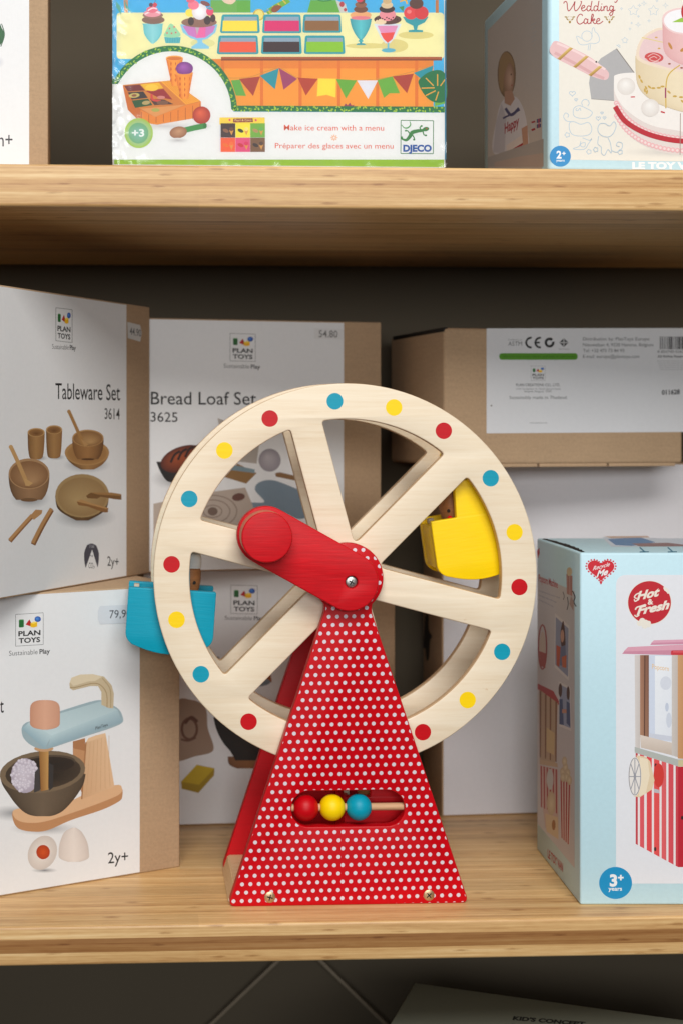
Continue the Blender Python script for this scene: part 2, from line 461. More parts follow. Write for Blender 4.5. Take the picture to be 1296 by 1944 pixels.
# ------------------------------------------------------------------ materials
KRAFT = kraft_mat('kraft_board', C(181, 152, 121))
INK = ink_mat('printed_card', 0.55)
def film_mat():
    m = bpy.data.materials.new('clear_film'); m.use_nodes = True; n = m.node_tree.nodes; l = m.node_tree.links
    n.remove(n['Principled BSDF']); tr = n.new('ShaderNodeBsdfTransparent'); tr.inputs[0].default_value = (.97, .97, .97, 1)
    gl = n.new('ShaderNodeBsdfGlossy'); gl.inputs['Roughness'].default_value = .12
    fr = n.new('ShaderNodeFresnel'); fr.inputs[0].default_value = 1.42; mx = n.new('ShaderNodeMixShader')
    l.new(fr.outputs[0], mx.inputs[0]); l.new(tr.outputs[0], mx.inputs[1]); l.new(gl.outputs[0], mx.inputs[2]); l.new(mx.outputs[0], n['Material Output'].inputs[0])
    return m
FILM = film_mat()
WHITE_CARD = card_mat('white_card', C(226, 226, 226))
BLUE_CARD = card_mat('pale_blue_card', C(190, 222, 232), 0.42)
GREY_CARD = card_mat('grey_green_card', C(150, 153, 137))
BAMBOO = bamboo_mat('bamboo', (.93, .88, .82, 1)); BAMBOO_DARK = bamboo_mat('bamboo_dark_core', (.52, .40, .30, 1))
BIRCH = birch_mat('birch_plywood'); BEECH = birch_mat('beech', .62, False); OAK = paint_mat('brown_wood', C(152, 100, 60), .55, .3, .25)
REDC = C(196, 0, 16)
RED = paint_mat('red_paint', REDC); RED_MATT = paint_mat('red_stain', C(200, 4, 20), .5, .25, .22)
POLKA = None
BLUE = paint_mat('turquoise_paint', C(0, 152, 178), grain=.2, var=.07); YELLOW = paint_mat('yellow_paint', C(255, 212, 0), grain=.2, var=.05)
WORN = paint_mat('worn_red_edge', C(214, 120, 92), .55)
STEEL = metal_mat('steel', C(190, 188, 182)); BRASS = metal_mat('brass', C(206, 178, 140)); DARK = paint_mat('dark_recess', C(30, 26, 22), .7)
WALL = wall_mat('taupe_wall', C(84, 75, 60))
DOWEL = paint_mat('dowel', C(204, 160, 122), .55, .3, .15)
WHITEP = paint_mat('white_paint', C(224, 222, 216))
WHT = (229, 229, 229)

# ------------------------------------------------------------------ the shelf unit
SY = 0.047                                        # the shelf runs slightly away to the right
def shelf_y(x): return 1.0 + SY * (x - 0.0919)
YAW = math.atan(SY)
def shelf(z0, z1, mat, label, dx):
    zc = (z0 + z1) / 2
    me = box_mesh('shelf_board', -1.3, 1.3, 0, 0.352, z0 - zc, z1 - zc, 0.0022, 4)
    o = obj('shelf_board', me, mat); o.location = (0.0919, 1.0, zc); o.rotation_euler = (0, 0, YAW)
    return tag(o, label, 'shelf')
shelf(0.5015, 0.5311, BAMBOO, 'upper bamboo shelf board carrying the ice cream game and cake boxes', 0)
shelf(-0.0275, 0.0, BAMBOO_DARK, 'lower bamboo shelf board with a dark core layer, under the toy ferris wheel', 1)
ob = obj('unseen_shade_board', box_mesh('unseen_shade_board', -1.3, 1.3, 0, 0.352, 0, .03, .0022, 3), BAMBOO); ob.location = (0.0919, 1.0, 1.02); ob.rotation_euler = (0, 0, YAW); ob['kind'] = 'structure'   # unseen next shelf of the unit, added to shade the top compartment
wm = box_mesh('back_wall', -2.2, 2.2, 0, 0.05, -1.2, 1.9, 0)
w = obj('wall', wm, WALL); w.location = (0.0919, 1.3535, 0); w.rotation_euler = (0, 0, YAW); tag(w, None, None, kind='structure')

def bar(a, b, label):
    Y = 1.335
    pa, pb = EYE + ray(*a) * Y, EYE + ray(*b) * Y
    d = pb - pa
    o = obj('cross_brace', box_mesh('cross_brace', -.0016, .0016, -.0016, .0016, 0, d.length, .0004), WALLBAR)
    o.location = pa; o.rotation_euler = d.to_track_quat('Z', 'Y').to_euler(); tag(o, label, 'brace', 'braces on the wall under the lower shelf')
WALLBAR = paint_mat('pale_brace', C(128, 116, 98), .6)
bar((565, 1788), (300, 2040), 'thin pale diagonal strip below the lower shelf, running down to the left')
bar((572, 1788), (860, 2070), 'thin pale diagonal strip below the lower shelf, running down behind the grey box')

# ------------------------------------------------------------------ cartons
def carton(name, label, x, y, z, yaw, w, d, h, mat, bev=0.0012, right=False):
    """x, y: front left bottom corner (front right one with right=True)"""
    a = R(yaw)
    if right: x, y = x - w * math.cos(a), y - w * math.sin(a)
    t = empty(name, (x, y, z), a, label, 'toy box')
    t['w'] = w
    obj('carton_body', box_mesh('carton_body', 0, w, 0, d, 0, h, bev, 3), mat, t)
    return t, w, d, h

def logo(p, x, y, ux, uy, hx=0.0):
    """the toy maker's framed sign: (x, y) top left corner, ux = (dx, dy) along its top, uy = its height"""
    def q(u, v): return (x + ux[0] * u, y + ux[1] * u + uy * v)
    fr = (120, 120, 120)
    for a, b in ((q(0, 0), q(1, 0)), (q(1, 0), q(1, 1)), (q(1, 1), q(0, 1)), (q(0, 1), q(0, 0))): p.S([a, b], uy * .014, fr, sm=False)
    p.P([q(.12, .20), q(.14, .17), q(.28, .17), q(.30, .20), q(.30, .40), q(.26, .42), q(.14, .42), q(.12, .40)], (38, 112, 52))
    p.P([q(.12, .20), q(.30, .20), q(.28, .17), q(.14, .17)], (70, 150, 80))
    p.P([q(.36, .34), q(.50, .18), q(.60, .36), q(.53, .40)], (196, 38, 40)); p.P([q(.50, .18), q(.60, .36), q(.53, .40)], (140, 24, 30))
    p.P([q(.54, .30), q(.66, .26), q(.78, .28), q(.78, .42), q(.66, .45), q(.54, .43)], (240, 190, 20)); p.P([q(.54, .30), q(.66, .26), q(.78, .28), q(.66, .33)], (250, 222, 100))
    cx, cy = q(.80, .19); p.G(cx, cy, ux[0] * .115, uy * .09, (90, 150, 220), (24, 70, 160), hx=-.3, hy=-.3)
    p.T('PLAN', *q(.10, .69), *q(.90, .69), uy * .155, (20, 20, 20), .03)
    p.T('TOYS', *q(.11, .91), *q(.89, .91), uy * .155, (20, 20, 20), .03)
def motto(p, x0, y0, x1, y1, h):
    m = .70
    p.T('Sustainable', x0, y0, x0 + (x1 - x0) * m, y0 + (y1 - y0) * m, h, (80, 80, 82), -.005)
    p.T('Play', x0 + (x1 - x0) * .745, y0 + (y1 - y0) * .745, x1, y1, h, (40, 40, 42), .02)
WOODS = ((112, 78, 44), (176, 136, 88), (140, 100, 60))
def bowl(p, cx, cy, rx, ry, depth, foot, cols, inner, rim, shade=True):
    if shade: p.G(cx + rx * .05, cy + depth * .95, rx * 1.0, depth * .42, (120, 124, 128), WHT, pw=.8)
    sl = [(cy, cx - rx, cx + rx)]
    for k in range(1, 7):
        t = k / 6; r = rx * (math.sqrt(max(0, 1 - (t * .93) ** 2.2)) * (1 - foot) + foot); sl.append((cy + depth * t, cx - r, cx + r))
    p.V(sl, cols, smooth=False); p.E(cx, cy + depth, rx * foot * 1.02, ry * .12, cols[2])
    p.E(cx, cy, rx, ry, rim); p.G(cx, cy + ry * .05, rx * .93, ry * .88, inner[0], inner[1], hx=.2, hy=.5)

def tableware():
    t, w, d, h = carton('tableware_box', 'white toy box picturing wooden bowls and cutlery, standing on the mixer box', -0.0516, 1.211, .2239, 61.9, .2235, .085, .2265, KRAFT, right=True)
    p = Print(t, 'front'); p.map = (0, 540, 3.24)
    k = p.at(779, 900)[0]; p.L(0.0012, k, 0.0012, h - .0012, WHT)
    p.clip = [(0.001, w - .001), None, (0.001, h - .001)]
    p.gam = 1.12
    logo(p, 345, 143, (100, 12), 203); motto(p, 322, 396, 468, 404, 30)
    p.T('Tableware Set', 342, 704, 740, 713, 97, (22, 22, 24), .004)
    p.T('3614', 645, 827, 738, 830, 66, (22, 22, 24), .004)
    # cups
    for cx, y0, y1, rx in ((224, 910, 1068, 53), (334, 893, 1062, 50)):
        p.G(cx + 14, y1, rx * 1.1, 20, (120, 122, 126), WHT, pw=.8)
        p.V([(y0, cx - rx, cx + rx), (y0 + 90, cx - rx * .95, cx + rx * .93), (y1 - 20, cx - rx * .84, cx + rx * .82), (y1, cx - rx * .7, cx + rx * .66), (y1 + 8, cx - rx * .3, cx + rx * .3)], WOODS)
        p.E(cx, y0, rx, 27, (196, 158, 108)); p.G(cx, y0 + 2, rx * .85, 22, (120, 82, 46), (160, 118, 72), hy=.3)
    # plate under bowl
    p.G(535, 1110, 150, 52, (118, 120, 124), WHT, pw=.8)
    p.V([(1030, 400, 672), (1070, 412, 662), (1110, 450, 628), (1138, 500, 580)], WOODS); p.E(536, 1035, 137, 78, (186, 146, 96)); p.G(536, 1040, 122, 66, (150, 108, 66), (176, 134, 84))
    bowl(p, 542, 945, 97, 52, 130, .42, ((128, 88, 50), (172, 128, 80), (96, 62, 34)), ((196, 158, 108), (150, 110, 68)), (190, 150, 100), False)
    p.S([(425, 780), (470, 880), (515, 985)], 20, (176, 134, 82)); p.E(425, 782, 11, 12, (180, 140, 88)); p.P([(500, 950), (545, 985), (520, 1000)], (190, 150, 100))
    bowl(p, 180, 1165, 126, 95, 160, .40, ((104, 76, 52), (168, 132, 98), (128, 96, 66)), ((190, 152, 112), (146, 108, 74)), (182, 146, 108))
    p.S([(68, 998), (115, 1100), (168, 1225)], 24, (200, 160, 108)); p.E(68, 1000, 13, 13, (204, 166, 114)); p.P([(150, 1190), (205, 1222), (180, 1240), (158, 1238)], (204, 166, 114))
    # big plate
    p.G(520, 1430, 200, 75, (112, 114, 118), WHT, pw=.8)
    p.V([(1300, 340, 672), (1370, 352, 660), (1410, 392, 622), (1452, 470, 545)], ((96, 70, 42), (120, 90, 56), (84, 60, 36))); p.E(507, 1300, 166, 134, (176, 148, 104)); p.G(507, 1305, 150, 118, (190, 162, 116), (164, 134, 92), hx=-.2, hy=.2)
    p.P([(530, 1300), (560, 1280), (690, 1280), (748, 1290), (748, 1325), (700, 1320), (620, 1305), (600, 1318), (540, 1315)], (132, 96, 56)); p.P([(560, 1280), (690, 1280), (748, 1290), (740, 1300), (600, 1292)], (170, 130, 82))
    p.P([(472, 1335), (500, 1322), (560, 1345), (668, 1375), (664, 1402), (640, 1402), (540, 1365), (485, 1358)], (150, 108, 64)); p.P([(472, 1335), (500, 1322), (560, 1345), (668, 1375), (655, 1382), (545, 1352)], (190, 148, 98))
    # fork and knife
    p.S([(62, 1580), (140, 1490), (200, 1425)], 26, (150, 104, 62)); p.S([(60, 1572), (140, 1482), (198, 1418)], 20, (196, 152, 104)); p.P([(185, 1425), (220, 1385), (262, 1388), (258, 1410), (210, 1448)], (192, 148, 100))
    p.S([(205, 1600), (260, 1490), (320, 1385)], 30, (140, 96, 56)); p.S([(202, 1590), (258, 1480), (318, 1378)], 22, (190, 146, 98))
    # carbon badge
    p.P([tuple(q) for q in rounded([(528, 1745, 5), (516, 1690, 40), (522, 1620, 40), (565, 1570, 60), (608, 1625, 40), (612, 1690, 40), (602, 1742, 5), (568, 1630, 2)], 5)], (84, 82, 92))
    p.T('3.56', 550, 1618, 580, 1620, 18, (190, 190, 195)); p.T('kg', 555, 1672, 574, 1673, 14, (120, 120, 130)); p.T('CO', 546, 1745, 574, 1746, 34, (50, 50, 54)); p.T('2', 576, 1747, 584, 1747, 16, (50, 50, 54))
    p.T('2y+', 662, 1730, 732, 1735, 58, (40, 40, 42), .004)
    p.clip = None
    p.build('printed_panel', t, INK)
    s = Print(t, 'front', base=.0003); s.map = (0, 540, 3.24)
    s.P([(782, 230), (862, 250), (872, 300), (862, 352), (786, 330)], (206, 204, 200)); s.T('44.90', 798, 308, 868, 322, 44, (96, 96, 98), .01)
    s.build('price_sticker', t, INK)
    # yellow tape over the bottom edge
    s = Print(t, 'front', base=.0004); s.map = (0, 540, 3.24); s.P([(414, 1873), (440, 1862), (496, 1858), (490, 1868), (430, 1880)], (214, 182, 90)); s.build('tape', t, INK)
tableware()

def mixer():
    t, w, d, h = carton('mixer_box', 'white toy box picturing a pale blue stand mixer, on the lower shelf', -0.0242, 1.1255, 0, 28.6, .212, .13, .2236, KRAFT, right=True)
    p = Print(t, 'front'); p.map = (0, 1090, 3.0857)
    k = p.at(820, 1200)[0]; p.L(0.0012, k, 0.0012, h - .0012, WHT)
    p.gam = 1.05
    logo(p, 93, 236, (162, -10), 186); motto(p, 55, 478, 294, 464, 28)
    p.T('t', 2, 812, 24, 810, 84, (22, 22, 24), .004)
    wood = ((196, 150, 112), (222, 184, 146), (206, 164, 124))
    # base plank
    p.G(100, 1400, 190, 50, (130, 132, 136), WHT, pw=.8)
    p.G(260, 1490, 210, 40, (140, 140, 142), WHT, pw=.7)
    p.P(catmull([(80, 1385), (78, 1440), (110, 1490), (190, 1508), (280, 1500), (420, 1440), (600, 1380), (700, 1330), (718, 1300), (716, 1255), (680, 1235), (500, 1290), (300, 1380), (150, 1380)], True), (190, 140, 98))
    p.P(catmull([(80, 1385), (90, 1430), (150, 1455), (260, 1450), (420, 1400), (600, 1335), (700, 1290), (716, 1255), (680, 1235), (500, 1290), (300, 1380), (150, 1370)], True), (220, 178, 138))
    # post
    p.P([(428, 980), (500, 960), (500, 1270), (480, 1280), (430, 1150)], (176, 124, 84)); p.P([(430, 1020), (498, 1035), (500, 1300), (440, 1200)], (196, 146, 104))
    p.Q([(505, 985), (620, 935), (672, 1245), (480, 1318)], [(214, 176, 138), (226, 190, 152), (222, 184, 146), (210, 168, 128)])
    p.P([(505, 985), (520, 960), (560, 945), (620, 930), (612, 950), (540, 975)], (228, 192, 154))
    p.S([(505, 985), (495, 1120), (480, 1318)], 8, (170, 122, 82), sm=False)
    for i in range(6): p.S([(530 + 22 * i, 985 - 8 * i), (520 + 24 * i, 1120), (506 + 28 * i, 1295 - 10 * i)], 2.5, (204, 162, 122))
    # bowl
    p.V([(1170, 0, 503), (1230, 14, 490), (1290, 52, 455), (1345, 92, 412), (1388, 135, 368), (1410, 175, 325), (1418, 215, 290)], ((70, 58, 46), (112, 96, 78), (78, 64, 50)))
    p.E(250, 1158, 252, 122, (124, 106, 84), -6); p.G(254, 1160, 222, 98, (34, 28, 22), (72, 60, 48), -6, hy=.3)
    p.E(254, 1112, 190, 50, (88, 74, 60), -6); p.G(254, 1125, 186, 52, (40, 34, 28), (54, 44, 36), -6)
    # fluffy dough
    p.G(148, 1180, 82, 102, (214, 206, 214), (176, 166, 180), hx=-.2, hy=-.2)
    rr = random.Random(3)
    for i in range(110):
        a, q = rr.random() * 6.28, math.sqrt(rr.random()); x, y = 148 + 78 * q * math.cos(a), 1180 + 98 * q * math.sin(a)
        p.G(x, y, 10, 10, (226, 220, 228), (198, 190, 202), n=9, rings=2, hx=-.3, hy=-.3)
    p.P([(205, 1160), (232, 1130), (236, 1265), (200, 1280)], (70, 66, 66)); p.P([(288, 1105), (315, 1120), (312, 1250), (290, 1268)], (60, 56, 54))
    p.Q([(230, 1030), (286, 1030), (284, 1262), (240, 1272)], [(150, 106, 56), (196, 152, 92), (190, 146, 88), (146, 100, 54)])
    p.E(258, 1022, 56, 18, (200, 158, 118))
    # arm
    q = catmull([(128, 905), (150, 872), (200, 855), (360, 800), (560, 740), (620, 750), (690, 785), (718, 830), (716, 870), (640, 905), (500, 950), (340, 1005), (260, 1025), (190, 1005), (140, 960)], True)
    p.P(q, (158, 178, 184))
    p.Q([(170, 870), (590, 745), (690, 795), (300, 945)], [(192, 212, 216), (176, 196, 200), (182, 202, 206), (196, 216, 220)])
    p.Q([(300, 945), (690, 795), (716, 865), (280, 1020)], [(188, 210, 214), (176, 198, 204), (150, 174, 184), (150, 176, 186)])
    p.Q([(130, 905), (172, 868), (305, 945), (262, 1022)], [(150, 178, 188), (190, 210, 214), (188, 210, 214), (152, 178, 188)])
    p.T('PlanToys', 560, 912, 632, 888, 18, (60, 58, 54), .01)
    # knob
    p.V([(737, 250, 280), (740, 222, 308), (749, 198, 332), (766, 182, 347), (795, 177, 352), (860, 177, 352), (884, 180, 349), (901, 203, 326), (911, 250, 280)], ((196, 140, 112), (222, 172, 144), (200, 148, 122)))
    # handle
    p.P([(408, 640), (420, 610), (470, 590), (545, 586), (610, 600), (655, 650), (668, 700), (665, 785), (640, 785), (595, 765), (595, 690), (575, 655), (530, 655), (430, 680), (410, 668)], (200, 182, 150))
    p.P([(410, 632), (420, 606), (470, 588), (545, 585), (600, 600), (560, 625), (520, 628), (430, 655)], (220, 204, 174))
    p.S([(412, 662), (440, 664), (540, 640), (590, 650), (625, 700), (628, 780)], 5, (166, 142, 106)); p.S([(600, 610), (640, 660), (650, 710), (648, 784)], 5, (176, 154, 118))
    # eggs
    p.G(262, 1735, 80, 16, (120, 122, 126), WHT, pw=.8)
    p.G(250, 1632, 82, 104, (236, 228, 220), (204, 194, 186), 25, hx=-.1); p.G(254, 1628, 40, 42, (206, 84, 30), (176, 60, 20))
    p.G(440, 1660, 84, 30, (150, 150, 152), WHT, pw=.8); p.V([(1485, 425, 445), (1510, 380, 480), (1570, 353, 512), (1630, 345, 522), (1665, 352, 518), (1685, 400, 470)], ((204, 192, 184), (230, 220, 212), (200, 188, 180)))
    p.T('2y+', 634, 1695, 752, 1684, 64, (40, 40, 42), .004)
    p.build('printed_panel', t, INK)
    s = Print(t, 'front', base=.0003); s.map = (0, 1090, 3.0857)
    s.P([(585, 186), (830, 176), (830, 286), (585, 292), (574, 262), (574, 215)], (214, 216, 220)); s.T('79,90', 642, 258, 768, 252, 46, (86, 86, 90), .004)
    s.build('price_sticker', t, INK)
mixer()

def bread():
    t, w, d, h = carton('bread_box', 'white toy box picturing a bread loaf, upper of two behind the wheel', .1515, 1.2655, .2240, 14.2, .215, .07, .2175, KRAFT, right=True)
    p = Print(t, 'front'); p.map = (270, 590, 2.7574)
    k = p.at(1054, 400)[0]; p.L(0.0012, k, 0.0012, h - .0012, WHT)
    p.gam = 1.2
    logo(p, 461, 118, (132, 4), 144); motto(p, 428, 298, 618, 304, 22)
    p.T('Bread Loaf Set', 47, 490, 598, 492, 66, (22, 22, 24), .004); p.T('3625', 45, 580, 186, 582, 50, (22, 22, 24), .004)
    # loaf in a dark tray
    p.G(190, 880, 150, 60, (120, 120, 122), WHT, pw=.7)
    p.V([(790, 75, 330), (840, 95, 340), (890, 130, 340), (905, 180, 330)], ((30, 26, 24), (58, 50, 46), (34, 30, 28)))
    p.G(215, 775, 122, 66, (176, 92, 44), (96, 40, 18), -18, hx=-.2, hy=-.3)
    for i in range(4): p.S([(150 + 38 * i, 795 - 14 * i), (170 + 38 * i, 755 - 14 * i), (200 + 36 * i, 735 - 12 * i)], 12, (54, 24, 14))
    # paper wrapper, board, ball, glove, cloth
    p.P([(396, 562), (620, 640), (600, 800), (430, 780)], (186, 178, 170)); p.P([(430, 870), (500, 800), (600, 850), (545, 905)], (158, 124, 80)); p.P([(440, 800), (590, 830), (590, 850), (440, 830)], (140, 160, 168))
    p.G(668, 782, 58, 60, (196, 190, 194), (160, 154, 160), hx=-.2, hy=-.3)
    p.P([(697, 850), (720, 845), (830, 870), (830, 895), (700, 868)], (150, 116, 78))
    p.P(catmull([(592, 940), (610, 900), (680, 886), (780, 920), (900, 980), (880, 1060), (820, 1090), (720, 1050), (570, 1030), (566, 1005), (640, 1000)], True), (136, 152, 164))
    p.P([(60, 1010), (350, 950), (540, 925), (580, 1020), (620, 1200), (60, 1250)], (190, 176, 164))
    for r in (40, 75, 105): p.S([(370 + r * 1.2 * math.cos(a * .4), 1050 + r * .8 * math.sin(a * .4)) for a in range(16)], 5, (150, 134, 122), True)
    p.E(370, 1050, 26, 22, (130, 110, 98)); p.E(505, 975, 34, 20, (120, 84, 74), -10)
    p.build('printed_panel', t, INK)
    s = Print(t, 'front', base=.0003); s.map = (270, 590, 2.7574); s.P([(900, 92), (1048, 96), (1048, 150), (900, 146)], (222, 221, 220)); s.T('54.80', 924, 138, 1022, 140, 36, (110, 108, 106), .006); s.build('price_sticker', t, INK)
    # ---- the one under it
    t, w, d, h = carton('mortar_box', 'white toy box picturing a dark mortar and sack, under the bread loaf box', .1632, 1.261, 0, 5.6, .2235, .075, .2235, KRAFT, right=True)
    p = Print(t, 'front'); p.map = (220, 880, 3.8118)
    k = p.at((677 - 220) * 3.8118, 1200)[0]; p.L(0.0012, k, 0.0012, h - .0012, WHT)
    p.gam = 1.2
    logo(p, 833, 880, (192, 4), 205); motto(p, 790, 1130, 1072, 1134, 28)
    p.T('Set', 640, 1440, 752, 1440, 60, (22, 22, 24), .004)
    p.P([(1040, 1560), (1110, 1460), (1130, 1580), (1090, 1600)], (176, 110, 60)); p.G(1010, 1580, 110, 34, (110, 120, 128), (140, 150, 156))
    p.map = (280, 1060, 3.35)
    p.P(catmull([(180, 930), (280, 900), (370, 950), (385, 1080), (420, 1220), (300, 1260), (205, 1290), (150, 1280)], True), (166, 142, 122))
    p.S([(268 + 48 * math.cos(a * .628), 1085 + 66 * math.sin(a * .628)) for a in range(10)], 16, (120, 84, 64), True); p.S([(240, 1050), (280, 1010), (320, 1040)], 18, (110, 74, 56)); p.S([(215, 1150), (260, 1160), (310, 1140)], 12, (120, 84, 64))
    p.G(640, 1290, 130, 50, (130, 130, 130), WHT, pw=.8)
    p.V([(1260, 512, 760), (1310, 520, 755), (1336, 570, 720)], ((120, 82, 52), (168, 122, 82), (130, 92, 60)))
    p.V([(1010, 420, 860), (1090, 440, 840), (1170, 480, 790), (1230, 530, 740), (1285, 560, 710)], ((34, 30, 28), (66, 60, 54), (36, 32, 30)))
    p.P([(215, 1420), (315, 1312), (428, 1335), (425, 1380), (325, 1492), (220, 1465)], (176, 150, 22)); p.P([(215, 1420), (315, 1312), (428, 1335), (330, 1440)], (204, 178, 34))
    p.build('printed_panel', t, INK)
bread()

def label_box():
    t, w, d, h = carton('kraft_box', 'long kraft box with a white certification label, lying on the plain white box', .1948, 1.19, .3165, 13, .222, .128, .115, KRAFT, .003)
    p = Print(t, 'front'); p.map = (860, 610, 2.9725)
    p.P([(186, 40), (1340, 38), (1340, 624), (186, 632)], (220, 220, 222))
    dk = (52, 52, 54)
    p.T('Conforms to', 308, 108, 386, 108, 9, (120, 120, 120)); p.T('ASTM', 308, 138, 386, 138, 24, (60, 60, 62), -.005)
    for cx, mid in ((436, 0), (488, 1)):
        p.S([(cx + 4 - 0, 92), (cx - 16, 98), (cx - 27, 120), (cx - 16, 142), (cx + 4, 148)], 11, (22, 22, 22))
        if mid: p.S([(cx - 24, 120), (cx - 2, 120)], 10, (22, 22, 22), sm=False)
    p.E(541, 120, 28, 28, (30, 30, 30)); p.E(541, 120, 14, 14, (220, 220, 222)); p.P([(541, 120), (575, 85), (575, 112)], (220, 220, 222)); p.P([(530, 95), (552, 92), (550, 112)], (30, 30, 30))
    p.P([(622, 95), (648, 120), (622, 146), (596, 120)], (46, 46, 48)); p.S([(600, 120), (644, 120)], 5, (210, 210, 210), sm=False); p.S([(622, 98), (622, 142)], 5, (210, 210, 210), sm=False); p.T('Thai Industrial', 592, 160, 652, 160, 7, (120, 120, 120))
    p.RR(257, 180, 700, 217, 18, (84, 146, 30)); p.T('We love our trees, nature and kids, in safe hands', 278, 203, 682, 203, 10, (52, 100, 16))
    logo(p, 437, 252, (80, 0), 82)
    p.T('PLAN CREATIONS CO., LTD.', 352, 366, 600, 366, 15, (70, 70, 72), .008)
    p.T('114/1 Soi Sathorn 10, North Sathorn Road,', 354, 386, 604, 386, 10, (90, 90, 92)); p.T('Bangrak, Bangkok 10500', 400, 400, 552, 400, 10, (90, 90, 92))
    p.T('Sustainably made in Thailand.', 315, 438, 642, 438, 17, (60, 60, 62)); p.T('www.plantoys.com', 428, 576, 528, 576, 8, (110, 110, 112))
    for i, (s, x1) in enumerate((('Distribution by: PlanToys Europe', 1104), ('Nieuwelaan 4, 9220 Hamme, Belgium', 1126), ('Tel: +32 473 73 84 93', 962), ('E-mail: europe@plantoys.com', 1048))):
        p.T(s, 730, 108 + 33 * i, x1, 108 + 33 * i, 18, (62, 62, 64))
    rr = random.Random(5); x = 1164
    while x < 1320:
        b = rr.choice((3, 3, 5, 8)); p.R(x, 86, x + b, 158, (30, 30, 32)); x += b + rr.choice((3, 4, 6))
    p.T('8 854740 036254', 1150, 178, 1325, 178, 14, (50, 50, 52)); p.T('All Rights Reserved', 1150, 204, 1325, 204, 13, (50, 50, 52), .02)
    for i in range(5): p.T('Keep this information for reference', 1150 + 4 * i, 226 + 12 * i, 1330 - 4 * i, 226 + 12 * i, 6, (140, 140, 142))
    p.T('011628', 1174, 414, 1276, 410, 26, (30, 30, 32), .03)
    p.E(213, 476, 5, 4, (110, 100, 90)); p.build('paper_label', t, INK)
    obj('lid_slit', box_mesh('lid_slit', -.0004, .004, .001, d - .006, h - .0035, h + .0003, .0008), DARK, t)
    # loose lid flap edges under the front
    for x0, x1 in ((.006, .085), (.087, .15), (.152, .215)):
        obj('flap', box_mesh('flap', x0, x1, .0008, .03, -.0022, .0006, .0004), KRAFT, t)
    # ---- plain white carton below
    t, w, d, h = carton('plain_box', 'tall plain white and kraft carton standing at the back behind the popcorn box', .2063, 1.272, 0, 6, .25, .066, .3155, KRAFT)
    p = Print(t, 'front'); p.L(.0015, w - .0012, .0012, h - .0012, (222, 219, 222)); p.build('white_panel', t, INK)
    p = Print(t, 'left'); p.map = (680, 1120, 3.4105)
    p.P(catmull([(432, 170), (450, 165), (455, 260), (475, 300), (462, 330), (455, 440), (440, 455), (430, 380), (418, 370), (425, 250)], True), (26, 20, 16)); p.build('dark_patch', t, INK)  # irregular dark patch on the kraft left face
label_box()

